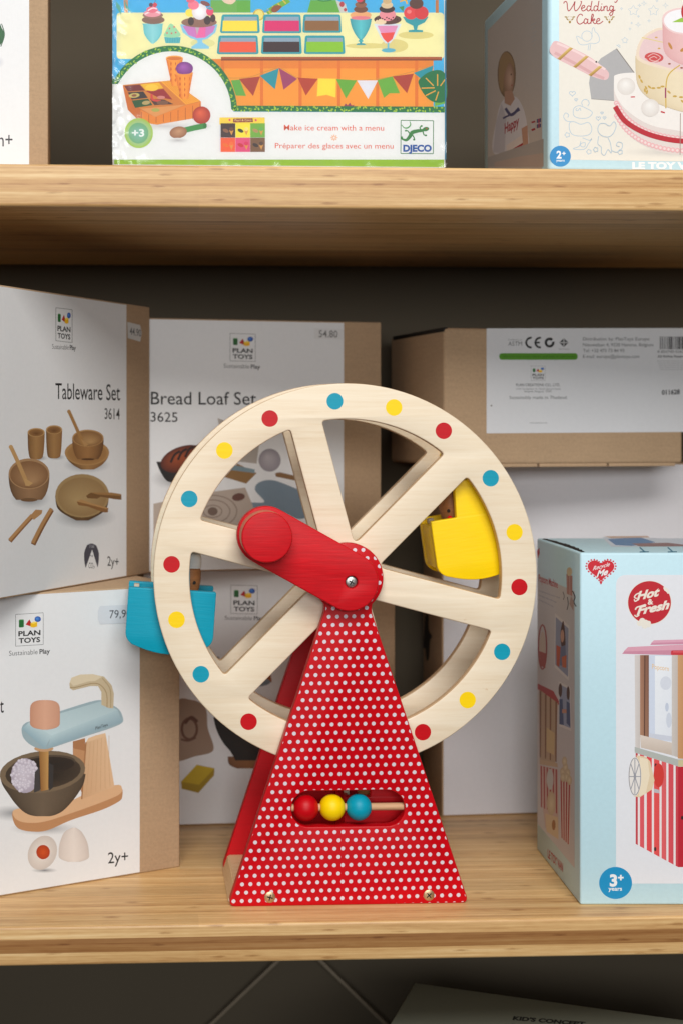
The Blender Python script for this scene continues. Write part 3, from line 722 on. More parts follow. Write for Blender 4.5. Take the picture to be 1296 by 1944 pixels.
def heart(p, cx, cy, s, col):
    pts = []
    for i in range(36):
        a = 2 * math.pi * i / 36
        pts.append((cx + s * 1.06 * math.sin(a) ** 3, cy - s * .94 * (13 * math.cos(a) - 5 * math.cos(2 * a) - 2 * math.cos(3 * a) - math.cos(4 * a)) / 16))
    if col: p.P(pts, col)
    return pts
def popcorn():
    t, w, d, h = carton('popcorn_box', 'pale blue toy box picturing a red striped popcorn cart, right of the ferris wheel', .2685, 1.0355, 0, 0, .19, .137, .2565, BLUE_CARD, .0016)
    p = Print(t, 'front'); p.map = (1000, 1000, 2.628)
    PW = (228, 229, 234)
    p.RR(442, 240, 1090, 1780, 55, PW)
    pts = heart(p, 367, 213, 70, (222, 222, 228)); 
    for x, y in pts: p.E(x, y, 4.5, 4.5, (206, 24, 44), n=8)
    heart(p, 367, 212, 63, (206, 24, 44))
    p.T('Recycle', 326, 218, 408, 196, 21, (240, 236, 236), .01, up=(.18, -.98), shear=.5); p.T('Me', 345, 250, 398, 238, 32, (240, 236, 236), .04, up=(.18, -.98), shear=.4)
    # round emblem
    p.E(609, 379, 110, 110, (236, 226, 212)); p.E(609, 378, 107, 107, (192, 20, 38), n=48)
    for x, y, r in ((573, 470, 15), (590, 478, 14), (560, 482, 14), (605, 480, 11), (585, 492, 16), (606, 492, 10), (690, 312, 9), (698, 318, 9), (684, 306, 6), (702, 328, 6)): p.E(x, y, r, r, (234, 228, 216))
    cr = (238, 228, 214)
    p.T('Hot', 545, 366, 652, 344, 44, cr, .045, up=(.16, -.98), shear=.35); p.S([(560, 330), (542, 338), (534, 352), (546, 358)], 6, cr); p.S([(552, 364), (538, 372), (533, 362)], 6, cr)
    p.T('&', 600, 388, 628, 386, 27, cr, .035)
    p.T('Fresh', 545, 440, 702, 408, 44, cr, .045, up=(.16, -.98), shear=.35); p.S([(590, 388), (566, 396), (546, 402), (538, 414)], 7, cr); p.S([(558, 440), (544, 448), (534, 440)], 6, cr)
    # cart: roofs
    p.P([(613, 588), (632, 566), (1010, 556), (1030, 580), (613, 590)], (206, 140, 164)); p.P([(616, 580), (632, 566), (1010, 556), (1020, 566)], (222, 164, 184))
    p.P([(472, 634), (500, 602), (760, 588), (1060, 590), (1090, 620), (1090, 640), (720, 640)], (204, 138, 160)); p.P([(480, 622), (502, 600), (760, 588), (1050, 590), (1070, 606), (700, 616)], (220, 160, 178)); p.RR(716, 617, 1100, 641, 8, (202, 48, 60)); p.R(726, 621, 1090, 627, (222, 92, 100))
    # body of the cabin
    p.R(606, 640, 722, 1070, (208, 216, 232)); p.Q([(636, 644), (720, 644), (720, 1064), (636, 1036)], [(238, 240, 244), (232, 236, 242), (224, 228, 236), (230, 234, 240)])
    p.T('Popcorn', 622, 708, 706, 720, 24, (232, 196, 150), .01); p.E(690, 780, 28, 34, (214, 218, 228)); p.E(696, 900, 9, 22, (196, 204, 220)); p.E(706, 965, 14, 38, (206, 212, 224)); p.P([(610, 1030), (720, 1045), (720, 1068), (610, 1058)], (204, 208, 220))
    p.Q([(535, 640), (562, 640), (562, 1110), (538, 1100)], [(214, 206, 202), (206, 198, 194), (200, 192, 186), (214, 206, 202)])
    p.Q([(562, 640), (606, 640), (606, 1050), (562, 1050)], [(164, 116, 92), (120, 76, 58), (140, 98, 74), (176, 130, 102)]); p.S([(586, 642), (584, 1046)], 6, (92, 58, 44), sm=False)
    p.Q([(562, 1038), (722, 1078), (722, 1140), (566, 1102)], [(222, 208, 196), (214, 200, 188), (196, 180, 166), (206, 190, 176)])
    p.Q([(720, 640), (750, 640), (750, 1150), (720, 1140)], [(206, 198, 192), (198, 186, 178), (192, 182, 174), (204, 196, 188)])
    p.Q([(750, 640), (800, 640), (800, 1160), (750, 1156)], [(206, 156, 108), (190, 140, 94), (186, 134, 88), (202, 150, 102)])
    p.R(800, 640, 1040, 1160, (224, 230, 238)); p.R(1040, 640, 1085, 1160, (196, 146, 100))
    p.P([(535, 1098), (750, 1160), (1095, 1160), (1095, 1196), (752, 1196), (535, 1126)], (178, 182, 176)); p.P([(752, 1164), (1095, 1164), (1095, 1196), (752, 1196)], (204, 192, 150))
    # striped side
    def sx(u): return 540 + 212 * u
    def yt(u): return 1128 + 68 * u
    def yb(u): return 1582 + 116 * u
    p.P([(sx(0), yt(0)), (sx(1), yt(1)), (sx(1), yb(1)), (sx(0), yb(0))], (236, 226, 226))
    for u0, u1, c in ((0, .05, (196, 60, 70)), (.10, .20, (220, 84, 92)), (.26, .38, (224, 70, 74)), (.43, .56, (226, 76, 76)), (.61, .72, (222, 92, 96)), (.77, .89, (214, 74, 84)), (.94, 1.0, (204, 60, 72))):
        p.Q([(sx(u0), yt(u0)), (sx(u1), yt(u1)), (sx(u1), yb(u1)), (sx(u0), yb(u0))], [c, c, tuple(int(v * .98) for v in c), tuple(min(255, int(v * 1.04)) for v in c)], 2)
    p.R(752, 1197, 1092, 1698, (190, 22, 44)); p.E(772, 1452, 6, 10, (40, 16, 16))
    p.E(640, 1190, 6, 10, (70, 30, 30)); p.E(637, 1608, 6, 11, (70, 30, 30)); p.P([(630, 1306), (655, 1312), (660, 1330), (632, 1326)], (190, 186, 190))
    p.E(655, 1240, 26, 60, (210, 52, 44))
    # wheel
    p.P([(545, 1140), (590, 1148), (612, 1170), (634, 1265), (622, 1310), (560, 1350), (530, 1345)], (226, 204, 170)); p.P([(560, 1150), (600, 1160), (610, 1240), (590, 1330), (556, 1346)], (238, 222, 194))
    p.E(536, 1246, 32, 98, (232, 226, 220)); p.S([(536 + 29 * math.cos(a * .314), 1246 + 92 * math.sin(a * .314)) for a in range(20)], 4, (150, 150, 158), True)
    for i in range(8):
        a = i * math.pi / 8 * 2; p.S([(536, 1246), (536 + 28 * math.cos(a), 1246 + 88 * math.sin(a))], 4.5, (156, 156, 164), sm=False)
    p.E(536, 1246, 6, 14, (150, 150, 158))
    p.E(440, 1777, 82, 80, (0, 142, 196), n=48); p.T('3', 411, 1792, 448, 1792, 58, (238, 240, 242), .04); p.T('+', 452, 1768, 480, 1768, 36, (238, 240, 242), .04); p.T('years', 404, 1815, 472, 1815, 20, (236, 240, 242), .02)
    p.build('printed_front', t, INK)
    # left side
    p = Print(t, 'left'); p.map = (1000, 1000, 2.628)
    y0 = p.at(236, 700)[1]; p.L(y0, d - .002, .022, h - .030, (210, 206, 206))
    p.T('Popcorn Machine', 58, 272, 152, 306, 36, (186, 54, 60), .02, up=(-.02, -1)); 
    for i in range(3): p.T('Everything a little vendor needs', 58, 322 + 22 * i, 162 - 16 * i, 358 + 22 * i, 8, (130, 134, 160))
    p.P([(195, 235), (225, 245), (225, 345), (198, 335)], (216, 186, 172))
    for i in range(4): p.P([(196 + 8 * i, 236 + 2.5 * i), (200 + 8 * i, 237 + 2.5 * i), (201 + 7 * i, 336 + 3 * i), (198 + 7 * i, 335 + 3 * i)], (172, 54, 54))
    p.E(210, 224, 14, 22, (226, 206, 170)); p.S([(178, 325), (184, 345), (180, 365)], 3, (60, 44, 44)); p.S([(200, 350), (204, 385), (198, 415)], 4, (60, 50, 60)); p.S([(225, 320), (238, 350), (232, 375), (244, 398)], 5, (40, 44, 64))
    p.P([(218, 345), (232, 375), (230, 420), (210, 385)], (190, 160, 150))
    # snapshots
    for pts, bg in (([(138, 430), (210, 495), (208, 770), (135, 700)], (152, 160, 184)), ([(156, 770), (214, 800), (220, 1020), (160, 995)], (160, 170, 196))):
        p.P(pts, (226, 222, 220)); c = Vector((sum(q[0] for q in pts) / 4, sum(q[1] for q in pts) / 4)); p.P([c + (Vector(q) - c) * .88 for q in pts], bg)
    p.P(catmull([(165, 540), (178, 470), (188, 520), (190, 600), (176, 620)], True), (84, 50, 40)); p.E(175, 545, 9, 32, (206, 160, 136)); p.P([(165, 600), (190, 590), (196, 700), (160, 690)], (110, 120, 150)); p.P([(145, 590), (166, 600), (160, 700), (146, 690)], (196, 92, 60)); p.P([(172, 650), (196, 640), (194, 705), (175, 700)], (206, 110, 70))
    p.E(165, 815, 9, 34, (92, 62, 54)); p.E(204, 830, 8, 34, (92, 62, 54)); p.P([(160, 860), (176, 860), (182, 990), (160, 985)], (84, 100, 140)); p.P([(196, 870), (212, 880), (215, 1000), (196, 980)], (84, 100, 140)); p.R(174, 910, 196, 930, (206, 150, 126))
    # pictured machine, tub, bucket
    p.S([(76 + 20 * math.cos(a * .3), 600 + 110 * math.sin(a * .3)) for a in range(21)], 7, (168, 70, 62), True); p.E(76, 610, 16, 88, (214, 196, 180)); p.P([(60, 620), (92, 632), (90, 705), (66, 695)], (176, 80, 70))
    p.P([(52, 782), (130, 820), (158, 870), (158, 890), (52, 810)], (180, 66, 66)); p.P([(60, 812), (152, 880), (140, 1180), (62, 1160)], (196, 170, 140))
    for x in (62, 88, 112, 140): p.P([(x, 815 + (x - 62) * .7), (x + 8, 820 + (x - 62) * .7), (x + 6, 1150 + (x - 62) * .3), (x, 1148 + (x - 62) * .3)], (138, 92, 60))
    p.P([(96, 1000), (136, 1030), (134, 1140), (96, 1120)], (216, 190, 140)); p.P([(62, 1160), (150, 1180), (152, 1200), (62, 1185)], (206, 180, 146))
    p.P([(64, 1190), (152, 1210), (156, 1540), (90, 1500), (66, 1300)], (212, 186, 176))
    for x in range(66, 152, 15): p.P([(x, 1192 + (x - 64) * .22), (x + 7, 1194 + (x - 64) * .22), (x + 8, 1400 + (x - 64) * .4), (x + 2, 1398 + (x - 64) * .4)], (176, 58, 56))
    p.E(114, 1260, 17, 52, (206, 206, 202)); p.G(120, 1380, 22, 60, (230, 214, 180), (206, 184, 150)); p.P([(90, 1430), (154, 1450), (156, 1560), (96, 1520)], (222, 200, 164)); p.E(132, 1488, 9, 26, (166, 116, 66))
    p.P([(164, 1250), (220, 1280), (210, 1590), (170, 1550)], (222, 206, 198))
    for i in range(4): p.P([(165 + 14 * i, 1252 + 7.5 * i), (172 + 14 * i, 1256 + 7.5 * i), (176 + 10 * i, 1556 + 10 * i), (171 + 10 * i, 1552 + 10 * i)], (182, 60, 54))
    for x, y in ((176, 1225), (190, 1200), (186, 1170), (202, 1230), (195, 1250), (178, 1250), (210, 1265)): p.G(x, y, 13, 24, (232, 220, 190), (206, 186, 150), n=10, rings=2)
    p.T('LE TOY VAN', 102, 1648, 178, 1722, 42, (180, 46, 56), .03); p.P([(48, 120), (60, 105), (62, 130), (52, 160)], (196, 50, 60))
    p.build('printed_side', t, INK)
    p = Print(t, 'top', h); p.map = (1000, 1000, 2.628)
    p.P([(372, 52), (800, 60), (800, 98), (420, 100)], (206, 214, 224)); p.P([(400, 62), (560, 52), (640, 78), (520, 96), (440, 92)], (104, 138, 178)); p.P([(520, 84), (700, 80), (800, 92), (800, 98), (560, 99)], (150, 120, 120)); p.P([(380, 48), (600, 46), (610, 54), (420, 58)], (206, 176, 156))
    for x in (560, 700): p.S([(x, 103), (x + 26, 126)], 6, (40, 120, 150), sm=False); p.S([(x, 126), (x + 46, 125)], 5, (40, 120, 150), sm=False)
    p.build('printed_top', t, INK)
    # torn dark slit along the lid's left edge
    vs, fs, rr = [], [], random.Random(9)
    for i in range(25):
        y = .004 + (d - .012) * i / 24; vs += [(.0012, y, h - .0002 + .0001), (.0012 + .0025 + .004 * math.sin(math.pi * i / 24) + rr.random() * .0018, y, h + .0004)]
        if i: fs.append((2 * i - 2, 2 * i - 1, 2 * i + 1, 2 * i))
    me = bpy.data.meshes.new('lid_slit'); me.from_pydata(vs, [], fs); obj('lid_slit', me, DARK, t)
popcorn()

def left_top():
    t, w, d, h = carton('watermelon_box', 'white and kraft toy box cut off at the top left corner, on the upper shelf', -.1198, 1.05, .5311, 5, .2, .07, .24, KRAFT, right=True)
    p = Print(t, 'front'); p.map = (0, 0, 2.88)
    k = p.at(161, 500)[0]; p.L(.0012, k, .0012, h - .0012, WHT)
    p.T('18m+', -100, 800, 70, 800, 72, (50, 50, 54), .004)
    p.G(-40, 340, 70, 40, (170, 172, 186), WHT, pw=.8); p.G(-60, 195, 86, 74, (70, 140, 76), (30, 96, 48), hx=.2, hy=-.3)
    for i in range(5): p.S([(-30 + 10 * i, 130), (-10 + 9 * i, 190), (-30 + 9 * i, 255)], 5, (24, 80, 42))
    p.build('printed_panel', t, INK)
left_top()

def icecream():
    yaw = math.degrees(YAW)
    t, w, d, h = carton('ice_cream_box', 'shrink-wrapped game box printed with an ice cream counter and flag garland', -.0688, .998, .5311, yaw, .2354, .06, .30, WHITE_CARD, .0012)
    p = Print(t, 'front'); x0, x1 = .0012, w - .0012
    B = lambda py: p.at(500, py)[2]
    p.map = (0, 0, 1)
    p.gam = 1.06
    p.L(x0, x1, .0012, h - .0012, (66, 180, 226))           # sky
    p.L(x0, x1, .0012, B(300), (150, 190, 30))              # lime foot
    # counter front
    p.R(400, 112, 822, 206, (243, 162, 52)); p.R(400, 112, 822, 130, (232, 140, 44)); 
    for x in (420, 494, 567, 640, 713, 787): p.R(x, 114, x + 6, 203, (226, 126, 40))
    p.RR(222, 24, 842, 112, 8, (240, 234, 178)); p.R(420, 108, 838, 113, (176, 92, 48)); p.R(420, 112, 838, 115, (140, 74, 40))
    p.map = (400, 0, 2.7)
    p.P([(0, 0), (205, 0), (205, 64), (0, 64)], (104, 176, 66)); p.P([(512, 0), (640, 0), (662, 64), (495, 64)], (104, 176, 66)); p.P([(640, 0), (690, 20), (700, 64), (662, 64)], (206, 206, 200)); p.E(672, 22, 12, 14, (190, 60, 70)); p.E(688, 50, 8, 9, (190, 60, 70))
    p.S([(548, 0), (580, 6), (620, 0)], 6, (60, 140, 60))
    p.P([(280, 55), (330, 22), (392, -10), (410, 10), (345, 50), (295, 75)], (120, 180, 60))
    for i in range(4): p.S([(292 + 26 * i, 46 - 15 * i), (308 + 26 * i, 70 - 17 * i)], 7, (224, 190, 60), sm=False)
    p.P(catmull([(310, 48), (330, 28), (365, 32), (340, 60), (318, 62)], True), (150, 84, 50)); p.E(247, 76, 30, 30, (216, 184, 70)); p.E(247, 75, 22, 24, (240, 224, 130)); p.S([(272, 62), (300, 50)], 8, (90, 160, 200), sm=False)
    def tray(xa, ya, xb, yb, col, sk):
        tc = (38, 160, 176)
        p.P([tuple(q) for q in rounded([(xa + sk, ya, 12), (xb + sk * .2, ya, 12), (xb + sk * .2 + 6, yb, 12), (xa - 4, yb, 12)], 4)], tc)
        p.P([(xa + sk + 12, ya + 12), (xb - 8, ya + 12), (xb - 6, yb - 10), (xa + 8, yb - 10)], (150, 172, 190)); p.P([(xa + sk + 6, ya + 32), (xb - 7, ya + 32), (xb - 6, yb - 10), (xa + 8, yb - 10)], col)
    tray(52, 74, 246, 170, (246, 222, 70), 6); tray(268, 74, 460, 170, (222, 36, 116), 3); tray(474, 74, 664, 168, (150, 104, 56), 2)
    tray(36, 182, 240, 278, (238, 96, 56), 6); tray(262, 182, 462, 277, (62, 34, 40), 2); tray(482, 182, 682, 277, (146, 200, 40), 2)
    # sundaes on the right
    p.E(800, 235, 110, 14, (222, 210, 140)); p.E(940, 235, 70, 34, (222, 210, 140)); p.E(1050, 180, 90, 20, (222, 210, 140))
    p.V([(96, 712, 824), (140, 722, 814), (180, 742, 794), (205, 762, 774)], ((30, 142, 158), (96, 200, 206), (36, 150, 166))); p.R(762, 200, 774, 224, (46, 160, 176)); p.P([(742, 231), (752, 222), (784, 222), (796, 231)], (46, 160, 176)); p.E(768, 210, 13, 6, (60, 176, 190))
    p.E(768, 78, 54, 22, (238, 176, 120)); p.E(768, 92, 50, 10, (232, 130, 140)); p.E(768, 48, 36, 18, (120, 74, 50)); p.E(768, 24, 30, 16, (150, 96, 66)); p.E(770, 5, 20, 16, (110, 66, 46)); p.E(762, 0, 18, 12, (222, 60, 80))
    p.P([(834, 122), (976, 122), (945, 190), (918, 222), (892, 222), (868, 190)], (216, 228, 236)); p.P([(852, 132), (958, 132), (935, 185), (905, 218), (878, 185)], (226, 150, 190)); p.P([(868, 170), (942, 165), (930, 200), (905, 220), (884, 200)], (232, 80, 70)); p.R(903, 220, 913, 250, (120, 190, 210)); p.E(910, 258, 36, 11, (96, 180, 206))
    p.E(905, 100, 70, 26, (96, 56, 46)); p.E(870, 112, 28, 14, (238, 216, 180)); p.E(905, 76, 42, 32, (236, 150, 160)); p.E(902, 46, 40, 20, (60, 34, 34)); p.E(902, 26, 30, 18, (226, 200, 160)); p.E(902, 6, 22, 14, (214, 180, 130))
    for i in range(12): p.E(845 + 11 * i, 95 + 6 * math.sin(i * 2.1), 4, 4, (40, 24, 26), n=8)
    p.P([(982, 86), (1114, 86), (1095, 115), (1060, 132), (1055, 152), (1085, 155), (1085, 165), (1012, 165), (1012, 155), (1040, 152), (1035, 132), (1000, 115)], (40, 160, 172)); p.E(1024, 66, 36, 34, (226, 70, 74)); p.E(1078, 66, 36, 34, (216, 58, 64)); p.E(1052, 18, 36, 28, (96, 58, 46)); p.E(1015, 60, 12, 10, (240, 130, 130)); p.P([(962, 36), (990, 30), (985, 60)], (70, 150, 80)); p.S([(968, 8), (995, 0), (1005, 20)], 8, (240, 180, 40))
    p.R(1150, 0, 1166, 66, (196, 120, 60))
    # garland
    p.S([(90, 400), (200, 395), (350, 350), (450, 400), (600, 405), (750, 412), (930, 392), (1140, 336)], 3, (206, 150, 60))
    for pts, c in (([(105, 412), (150, 408), (182, 492), (130, 490)], (104, 178, 74)), ([(146, 405), (254, 392), (218, 492)], (176, 66, 48)), ([(252, 388), (350, 350), (330, 458)], (20, 156, 170)), ([(350, 348), (444, 404), (374, 460)], (164, 66, 110)), ([(446, 398), (550, 404), (488, 490)], (186, 66, 36)),
                   ([(550, 402), (642, 404), (640, 500), (594, 486), (545, 494)], (246, 224, 64)), ([(642, 405), (748, 412), (692, 505)], (108, 178, 56)), ([(748, 412), (855, 412), (805, 508)], (226, 228, 236)), ([(852, 410), (930, 392), (968, 478), (915, 478), (886, 502)], (112, 180, 64)), ([(930, 392), (1038, 378), (1004, 478)], (178, 66, 48)), ([(1038, 374), (1138, 336), (1130, 390), (1078, 406)], (20, 156, 170))):
        p.P(pts, c)
    # leaf at the right edge
    p.P([(1146, 440), (1200, 440), (1200, 530), (1146, 545)], (120, 186, 70))
    p.P(catmull([(1062, 425), (1085, 390), (1130, 364), (1180, 362), (1204, 400), (1204, 510), (1150, 525), (1100, 495)], True), (20, 122, 70))
    for pts in ([(1140, 440), (1100, 400)], [(1145, 450), (1078, 452)], [(1150, 465), (1100, 490)], [(1160, 440), (1160, 380)], [(1165, 470), (1150, 515)], [(1175, 440), (1204, 400)]): p.S(pts, 7, (243, 176, 70), sm=False, taper=True)
    p.P([(680, 545), (690, 530), (700, 540), (712, 526), (720, 540), (735, 538), (730, 548)], (150, 60, 90))
    # bottom white strip and round window
    p.map = (0, 0, 1)
    pts = [(214, 303)] + [(x, y) for x, y in ((214, 154),)] + [(326 + 119 * math.cos(R(a)), 211 + 119 * math.sin(R(a))) for a in range(208, 361, 6)] + [(443, 212), (843, 214), (843, 303)]
    gp = [(214, 154)] + [(326 + 119 * math.cos(R(a)), 211 + 119 * math.sin(R(a))) for a in range(208, 361, 6)] + [(445, 206), (843, 208)]
    p.P(pts, (236, 236, 234))
    p.S(gp, 11, (30, 122, 68), sm=False)
    rr = random.Random(11)
    tot = []
    for a, b in zip(gp[:-1], gp[1:]):
        a, b = Vector(a), Vector(b); n = max(1, int((b - a).length / 3.6))
        for i in range(n): tot.append(a + (b - a) * (i + rr.random()) / n)
    for q in tot: p.E(q.x + rr.uniform(-4, 4), q.y + rr.uniform(-4.5, 4.5), 2.6, 1.3, (170, 206, 62) if rr.random() < .75 else (110, 170, 60), rr.random() * 180, n=8)
    # toy set in the window
    p.map = (0, 0, 2.88)
    org, drk = (238, 146, 40), (206, 112, 30)
    p.G(900, 690, 230, 26, (206, 204, 204), (236, 236, 234), pw=.8)
    p.P([(672, 465), (880, 445), (1100, 555), (1100, 640), (860, 680), (770, 670), (700, 600)], drk)
    p.P([(672, 465), (880, 445), (1098, 555), (1018, 575), (860, 640), (760, 590)], (214, 134, 50))
    p.P([(880, 445), (940, 440), (1098, 552), (1018, 572)], (246, 176, 46))
    for i in range(7): p.S([(892 + 8 * i, 444 - i), (1026 + 10 * i, 568 - 3 * i)], 2, (206, 130, 30), sm=False)
    for pts, c in (([(680, 470), (765, 462), (795, 495), (700, 500)], (124, 36, 34)), ([(770, 462), (870, 452), (895, 482), (800, 495)], (238, 190, 30)), ([(700, 505), (785, 500), (810, 535), (722, 545)], (56, 42, 40)), ([(798, 498), (895, 486), (945, 545), (860, 530)], (160, 34, 40)), ([(722, 550), (812, 540), (835, 575), (740, 590)], (40, 90, 44)), ([(820, 540), (900, 545), (950, 570), (845, 575)], (84, 50, 40))): p.P(pts, c)
    p.E(735, 522, 30, 13, (206, 190, 110), -6); p.E(735, 522, 14, 7, (150, 90, 60), -6); p.E(832, 480, 36, 18, (246, 206, 60), 0); p.S([(830, 515), (836, 545), (880, 552)], 12, (214, 70, 60)); p.E(882, 533, 22, 9, (216, 140, 130)); p.E(800, 562, 22, 11, (190, 170, 110), -8); p.E(890, 562, 32, 12, (130, 90, 66))
    p.P([(770, 595), (1018, 572), (850, 640)], (226, 160, 90)); p.E(852, 602, 22, 10, (176, 180, 90))
    p.P([(770, 600), (850, 640), (1018, 575), (1100, 556), (1100, 640), (860, 682), (770, 668)], (232, 142, 44))
    for i in range(9): 
        x = 775 + 40 * i; p.S([(x, 612 + min(26, i * 14) - max(0, i - 2) * 12), (x, 668 + (6 if i < 3 else -4 * (i - 3)))], 3, (168, 86, 24), sm=False)
    for cx, y0, y1, rx, s in ((955, 318, 470, 47, 0), (1006, 400, 540, 50, 1)):
        p.V([(y0, cx - rx, cx + rx), (y1, cx - rx * .38 + 4, cx + rx * .38 + 6)], ((214, 110, 26), (250, 170, 60), (220, 120, 30)), smooth=False)
        for j in range(4):
            for i in range(3 - (j > 2)): p.P([(cx - rx * .5 + i * rx * .55 - j * .5, y0 + 30 + j * 30), (cx - rx * .4 + i * rx * .5, y0 + 18 + j * 30), (cx - rx * .3 + i * rx * .5, y0 + 30 + j * 30), (cx - rx * .4 + i * rx * .5, y0 + 44 + j * 30)], (206, 106, 30))
        p.E(cx, y0, rx, 14, (246, 176, 80)); p.E(cx, y0 + 2, rx * .88, 10, (214, 124, 44))
        if s: p.G(1010, 375, 47, 37, (176, 100, 186), (124, 52, 136), hx=-.2, hy=-.3); p.S([(960, 396), (985, 408), (1030, 408), (1056, 398)], 8, (240, 160, 60))
    p.G(1095, 690, 70, 16, (190, 186, 186), (236, 236, 234), pw=.8)
    p.G(1103, 630, 49, 48, (232, 110, 70), (176, 48, 34), hx=-.2, hy=-.3)
    p.S([(1010, 712), (1070, 698), (1122, 688)], 30, (66, 150, 72)); p.E(1122, 688, 10, 15, (50, 130, 60)); p.G(976, 724, 48, 32, (206, 160, 122), (160, 106, 72), -10, hx=.1, hy=-.2); p.G(974, 768, 60, 14, (190, 188, 188), (236, 236, 234))
    p.G(760, 728, 78, 82, (176, 206, 170), (168, 200, 60), pw=3); p.G(758, 728, 55, 57, (140, 190, 180), (120, 180, 130)); p.T('+3', 722, 746, 790, 746, 40, (244, 246, 244), .03)
    # sundaes left
    p.map = (200, 0, 5.184)
    p.P([(182, 0), (225, 0), (225, 125), (190, 122)], (206, 150, 110)); p.P([(96, 0), (150, 60), (160, 150), (110, 70)], (90, 170, 150)); p.P([(190, 0), (225, 70), (270, 138), (205, 80)], (90, 170, 150))
    p.P([(1040, 0), (1296, 0), (1296, 122), (1040, 122)], (116, 178, 84)); p.P(catmull([(1150, 0), (1180, 30), (1240, 42), (1280, 15), (1285, -10)]), (240, 206, 180))
    p.V([(232, 362, 576), (250, 374, 566), (330, 384, 556), (390, 420, 522), (430, 458, 478)], ((86, 186, 198), (150, 214, 218), (96, 190, 202)))
    p.E(474, 196, 112, 42, (140, 106, 92)); p.E(470, 150, 100, 34, (156, 118, 104)); p.E(465, 132, 86, 36, (238, 160, 172)); p.S([(390, 140), (470, 110), (540, 130)], 16, (248, 226, 228)); p.E(462, 95, 56, 32, (232, 120, 140)); p.S([(420, 105), (470, 80), (510, 88)], 12, (248, 226, 228)); p.E(452, 48, 20, 20, (92, 62, 82)); p.E(490, 48, 22, 22, (214, 70, 84)); p.S([(485, 30), (496, 0)], 4, (110, 80, 60))
    p.P([(580, 365), (745, 365), (735, 425), (595, 425)], (90, 186, 196)); 
    for i in range(9): p.S([(596 + 17 * i, 372), (602 + 16 * i, 422)], 4, (60, 150, 166), sm=False)
    p.P(catmull([(580, 355), (600, 300), (625, 250), (645, 232), (670, 245), (710, 290), (742, 350), (660, 372)], True), (160, 216, 176))
    for x, y in ((635, 280), (680, 265), (610, 325), (655, 328), (695, 320)): p.E(x, y, 9, 9, (220, 110, 110))
    p.E(960, 425, 120, 45, (226, 222, 160))
    p.P([(738, 240), (1106, 240), (1085, 320), (1010, 380), (955, 396), (960, 420), (1025, 460), (1020, 480), (850, 480), (850, 460), (910, 420), (905, 396), (840, 375), (765, 320)], (140, 204, 232))
    p.P([(762, 255), (1086, 255), (1062, 315), (985, 370), (900, 376), (820, 345)], (206, 130, 196)); p.P([(885, 260), (990, 260), (985, 370), (900, 376)], (236, 110, 170)); p.P([(885, 260), (930, 258), (905, 350)], (190, 180, 190))
    p.E(925, 220, 175, 50, (150, 112, 96)); p.E(845, 210, 30, 42, (70, 52, 54)); p.E(1005, 200, 34, 44, (70, 52, 54)); p.E(1060, 180, 26, 40, (80, 56, 54)); p.E(835, 125, 46, 40, (246, 226, 90)); p.G(930, 115, 76, 80, (252, 250, 250), (226, 222, 226)); p.E(870, 50, 54, 46, (240, 130, 150)); p.E(985, 35, 50, 22, (140, 80, 80), 20); p.E(1030, 112, 36, 44, (232, 84, 120)); p.P([(1000, 85), (1030, 70), (1065, 92), (1030, 98)], (70, 170, 190)); p.E(840, 5, 40, 22, (232, 110, 130))
    # small menu card, texts, gecko sign
    p.map = (400, 0, 2.7)
    p.RR(44, 600, 280, 780, 8, (226, 226, 228)); p.RR(46, 602, 278, 640, 6, (246, 214, 70)); p.P([(116, 608), (216, 606), (218, 626), (116, 628)], (150, 70, 50)); p.T('Pearl & Coco', 124, 622, 210, 621, 11, (246, 224, 160)); p.E(98, 615, 6, 6, (230, 90, 110), n=8); p.E(232, 616, 6, 6, (230, 90, 110), n=8)
    for i, c in enumerate(((70, 48, 46), (246, 232, 60), (122, 180, 66), (240, 100, 50), (226, 80, 130), (130, 92, 60))):
        x, y = 52 + 76 * (i % 3), 632 + 74 * (i // 3); p.R(x, y, x + 75, y + 73, c)
        p.P([(x + 44, y + 36), (x + 66, y + 36), (x + 56, y + 62)], (226, 160, 70)); p.E(x + 55, y + 30, 11, 10, ((110, 70, 50), (246, 230, 130), (110, 180, 90), (240, 120, 50), (220, 50, 100), (90, 60, 40))[i]); p.E(x + 26, y + 38, 16, 9, ((150, 100, 70), (50, 60, 40), (190, 150, 100), (236, 120, 30), (206, 40, 60), (60, 40, 30))[i], 25)
    red = (222, 92, 62)
    p.T('Make ice cream with a menu', 376, 668, 886, 670, 28, red, .003); p.T('Préparer des glaces avec un menu', 330, 760, 935, 762, 27, red, .003)
    for i in range(8):
        a = i * math.pi / 4; p.S([(632 + 5 * math.cos(a), 706 + 5 * math.sin(a)), (632 + 18 * math.cos(a), 706 + 16 * math.sin(a))], 4, (238, 160, 90), sm=False)
    gr = (58, 132, 66)
    for a, b in (((973, 617), (1139, 619)), ((1139, 619), (1138, 788)), ((1138, 788), (972, 787)), ((972, 787), (973, 617))): p.S([a, b], 4, (46, 120, 60), sm=False)
    p.S([(978, 712), (1000, 718), (1018, 700), (1030, 680), (1055, 672), (1085, 668), (1100, 660)], 20, gr, taper=True); p.E(1100, 662, 17, 11, gr, -15); p.E(1104, 659, 4, 3.5, (190, 60, 60), n=8); p.S([(982, 716), (974, 700)], 10, gr); p.S([(976, 640), (990, 655), (1008, 655), (1022, 640), (1018, 622)], 7, (90, 160, 90), taper=True)
    for q in ([(1020, 690), (1008, 672), (998, 670)], [(1030, 690), (1040, 706), (1040, 716)], [(1078, 672), (1070, 655), (1078, 646)], [(1085, 672), (1090, 690), (1100, 694)]): p.S(q, 6, gr); p.E(q[-1][0], q[-1][1], 6, 5, gr, n=8)
    p.T('DJECO', 984, 776, 1130, 776, 34, (20, 84, 160), .05)
    # blue margins at both sides
    p.map = (0, 0, 1)
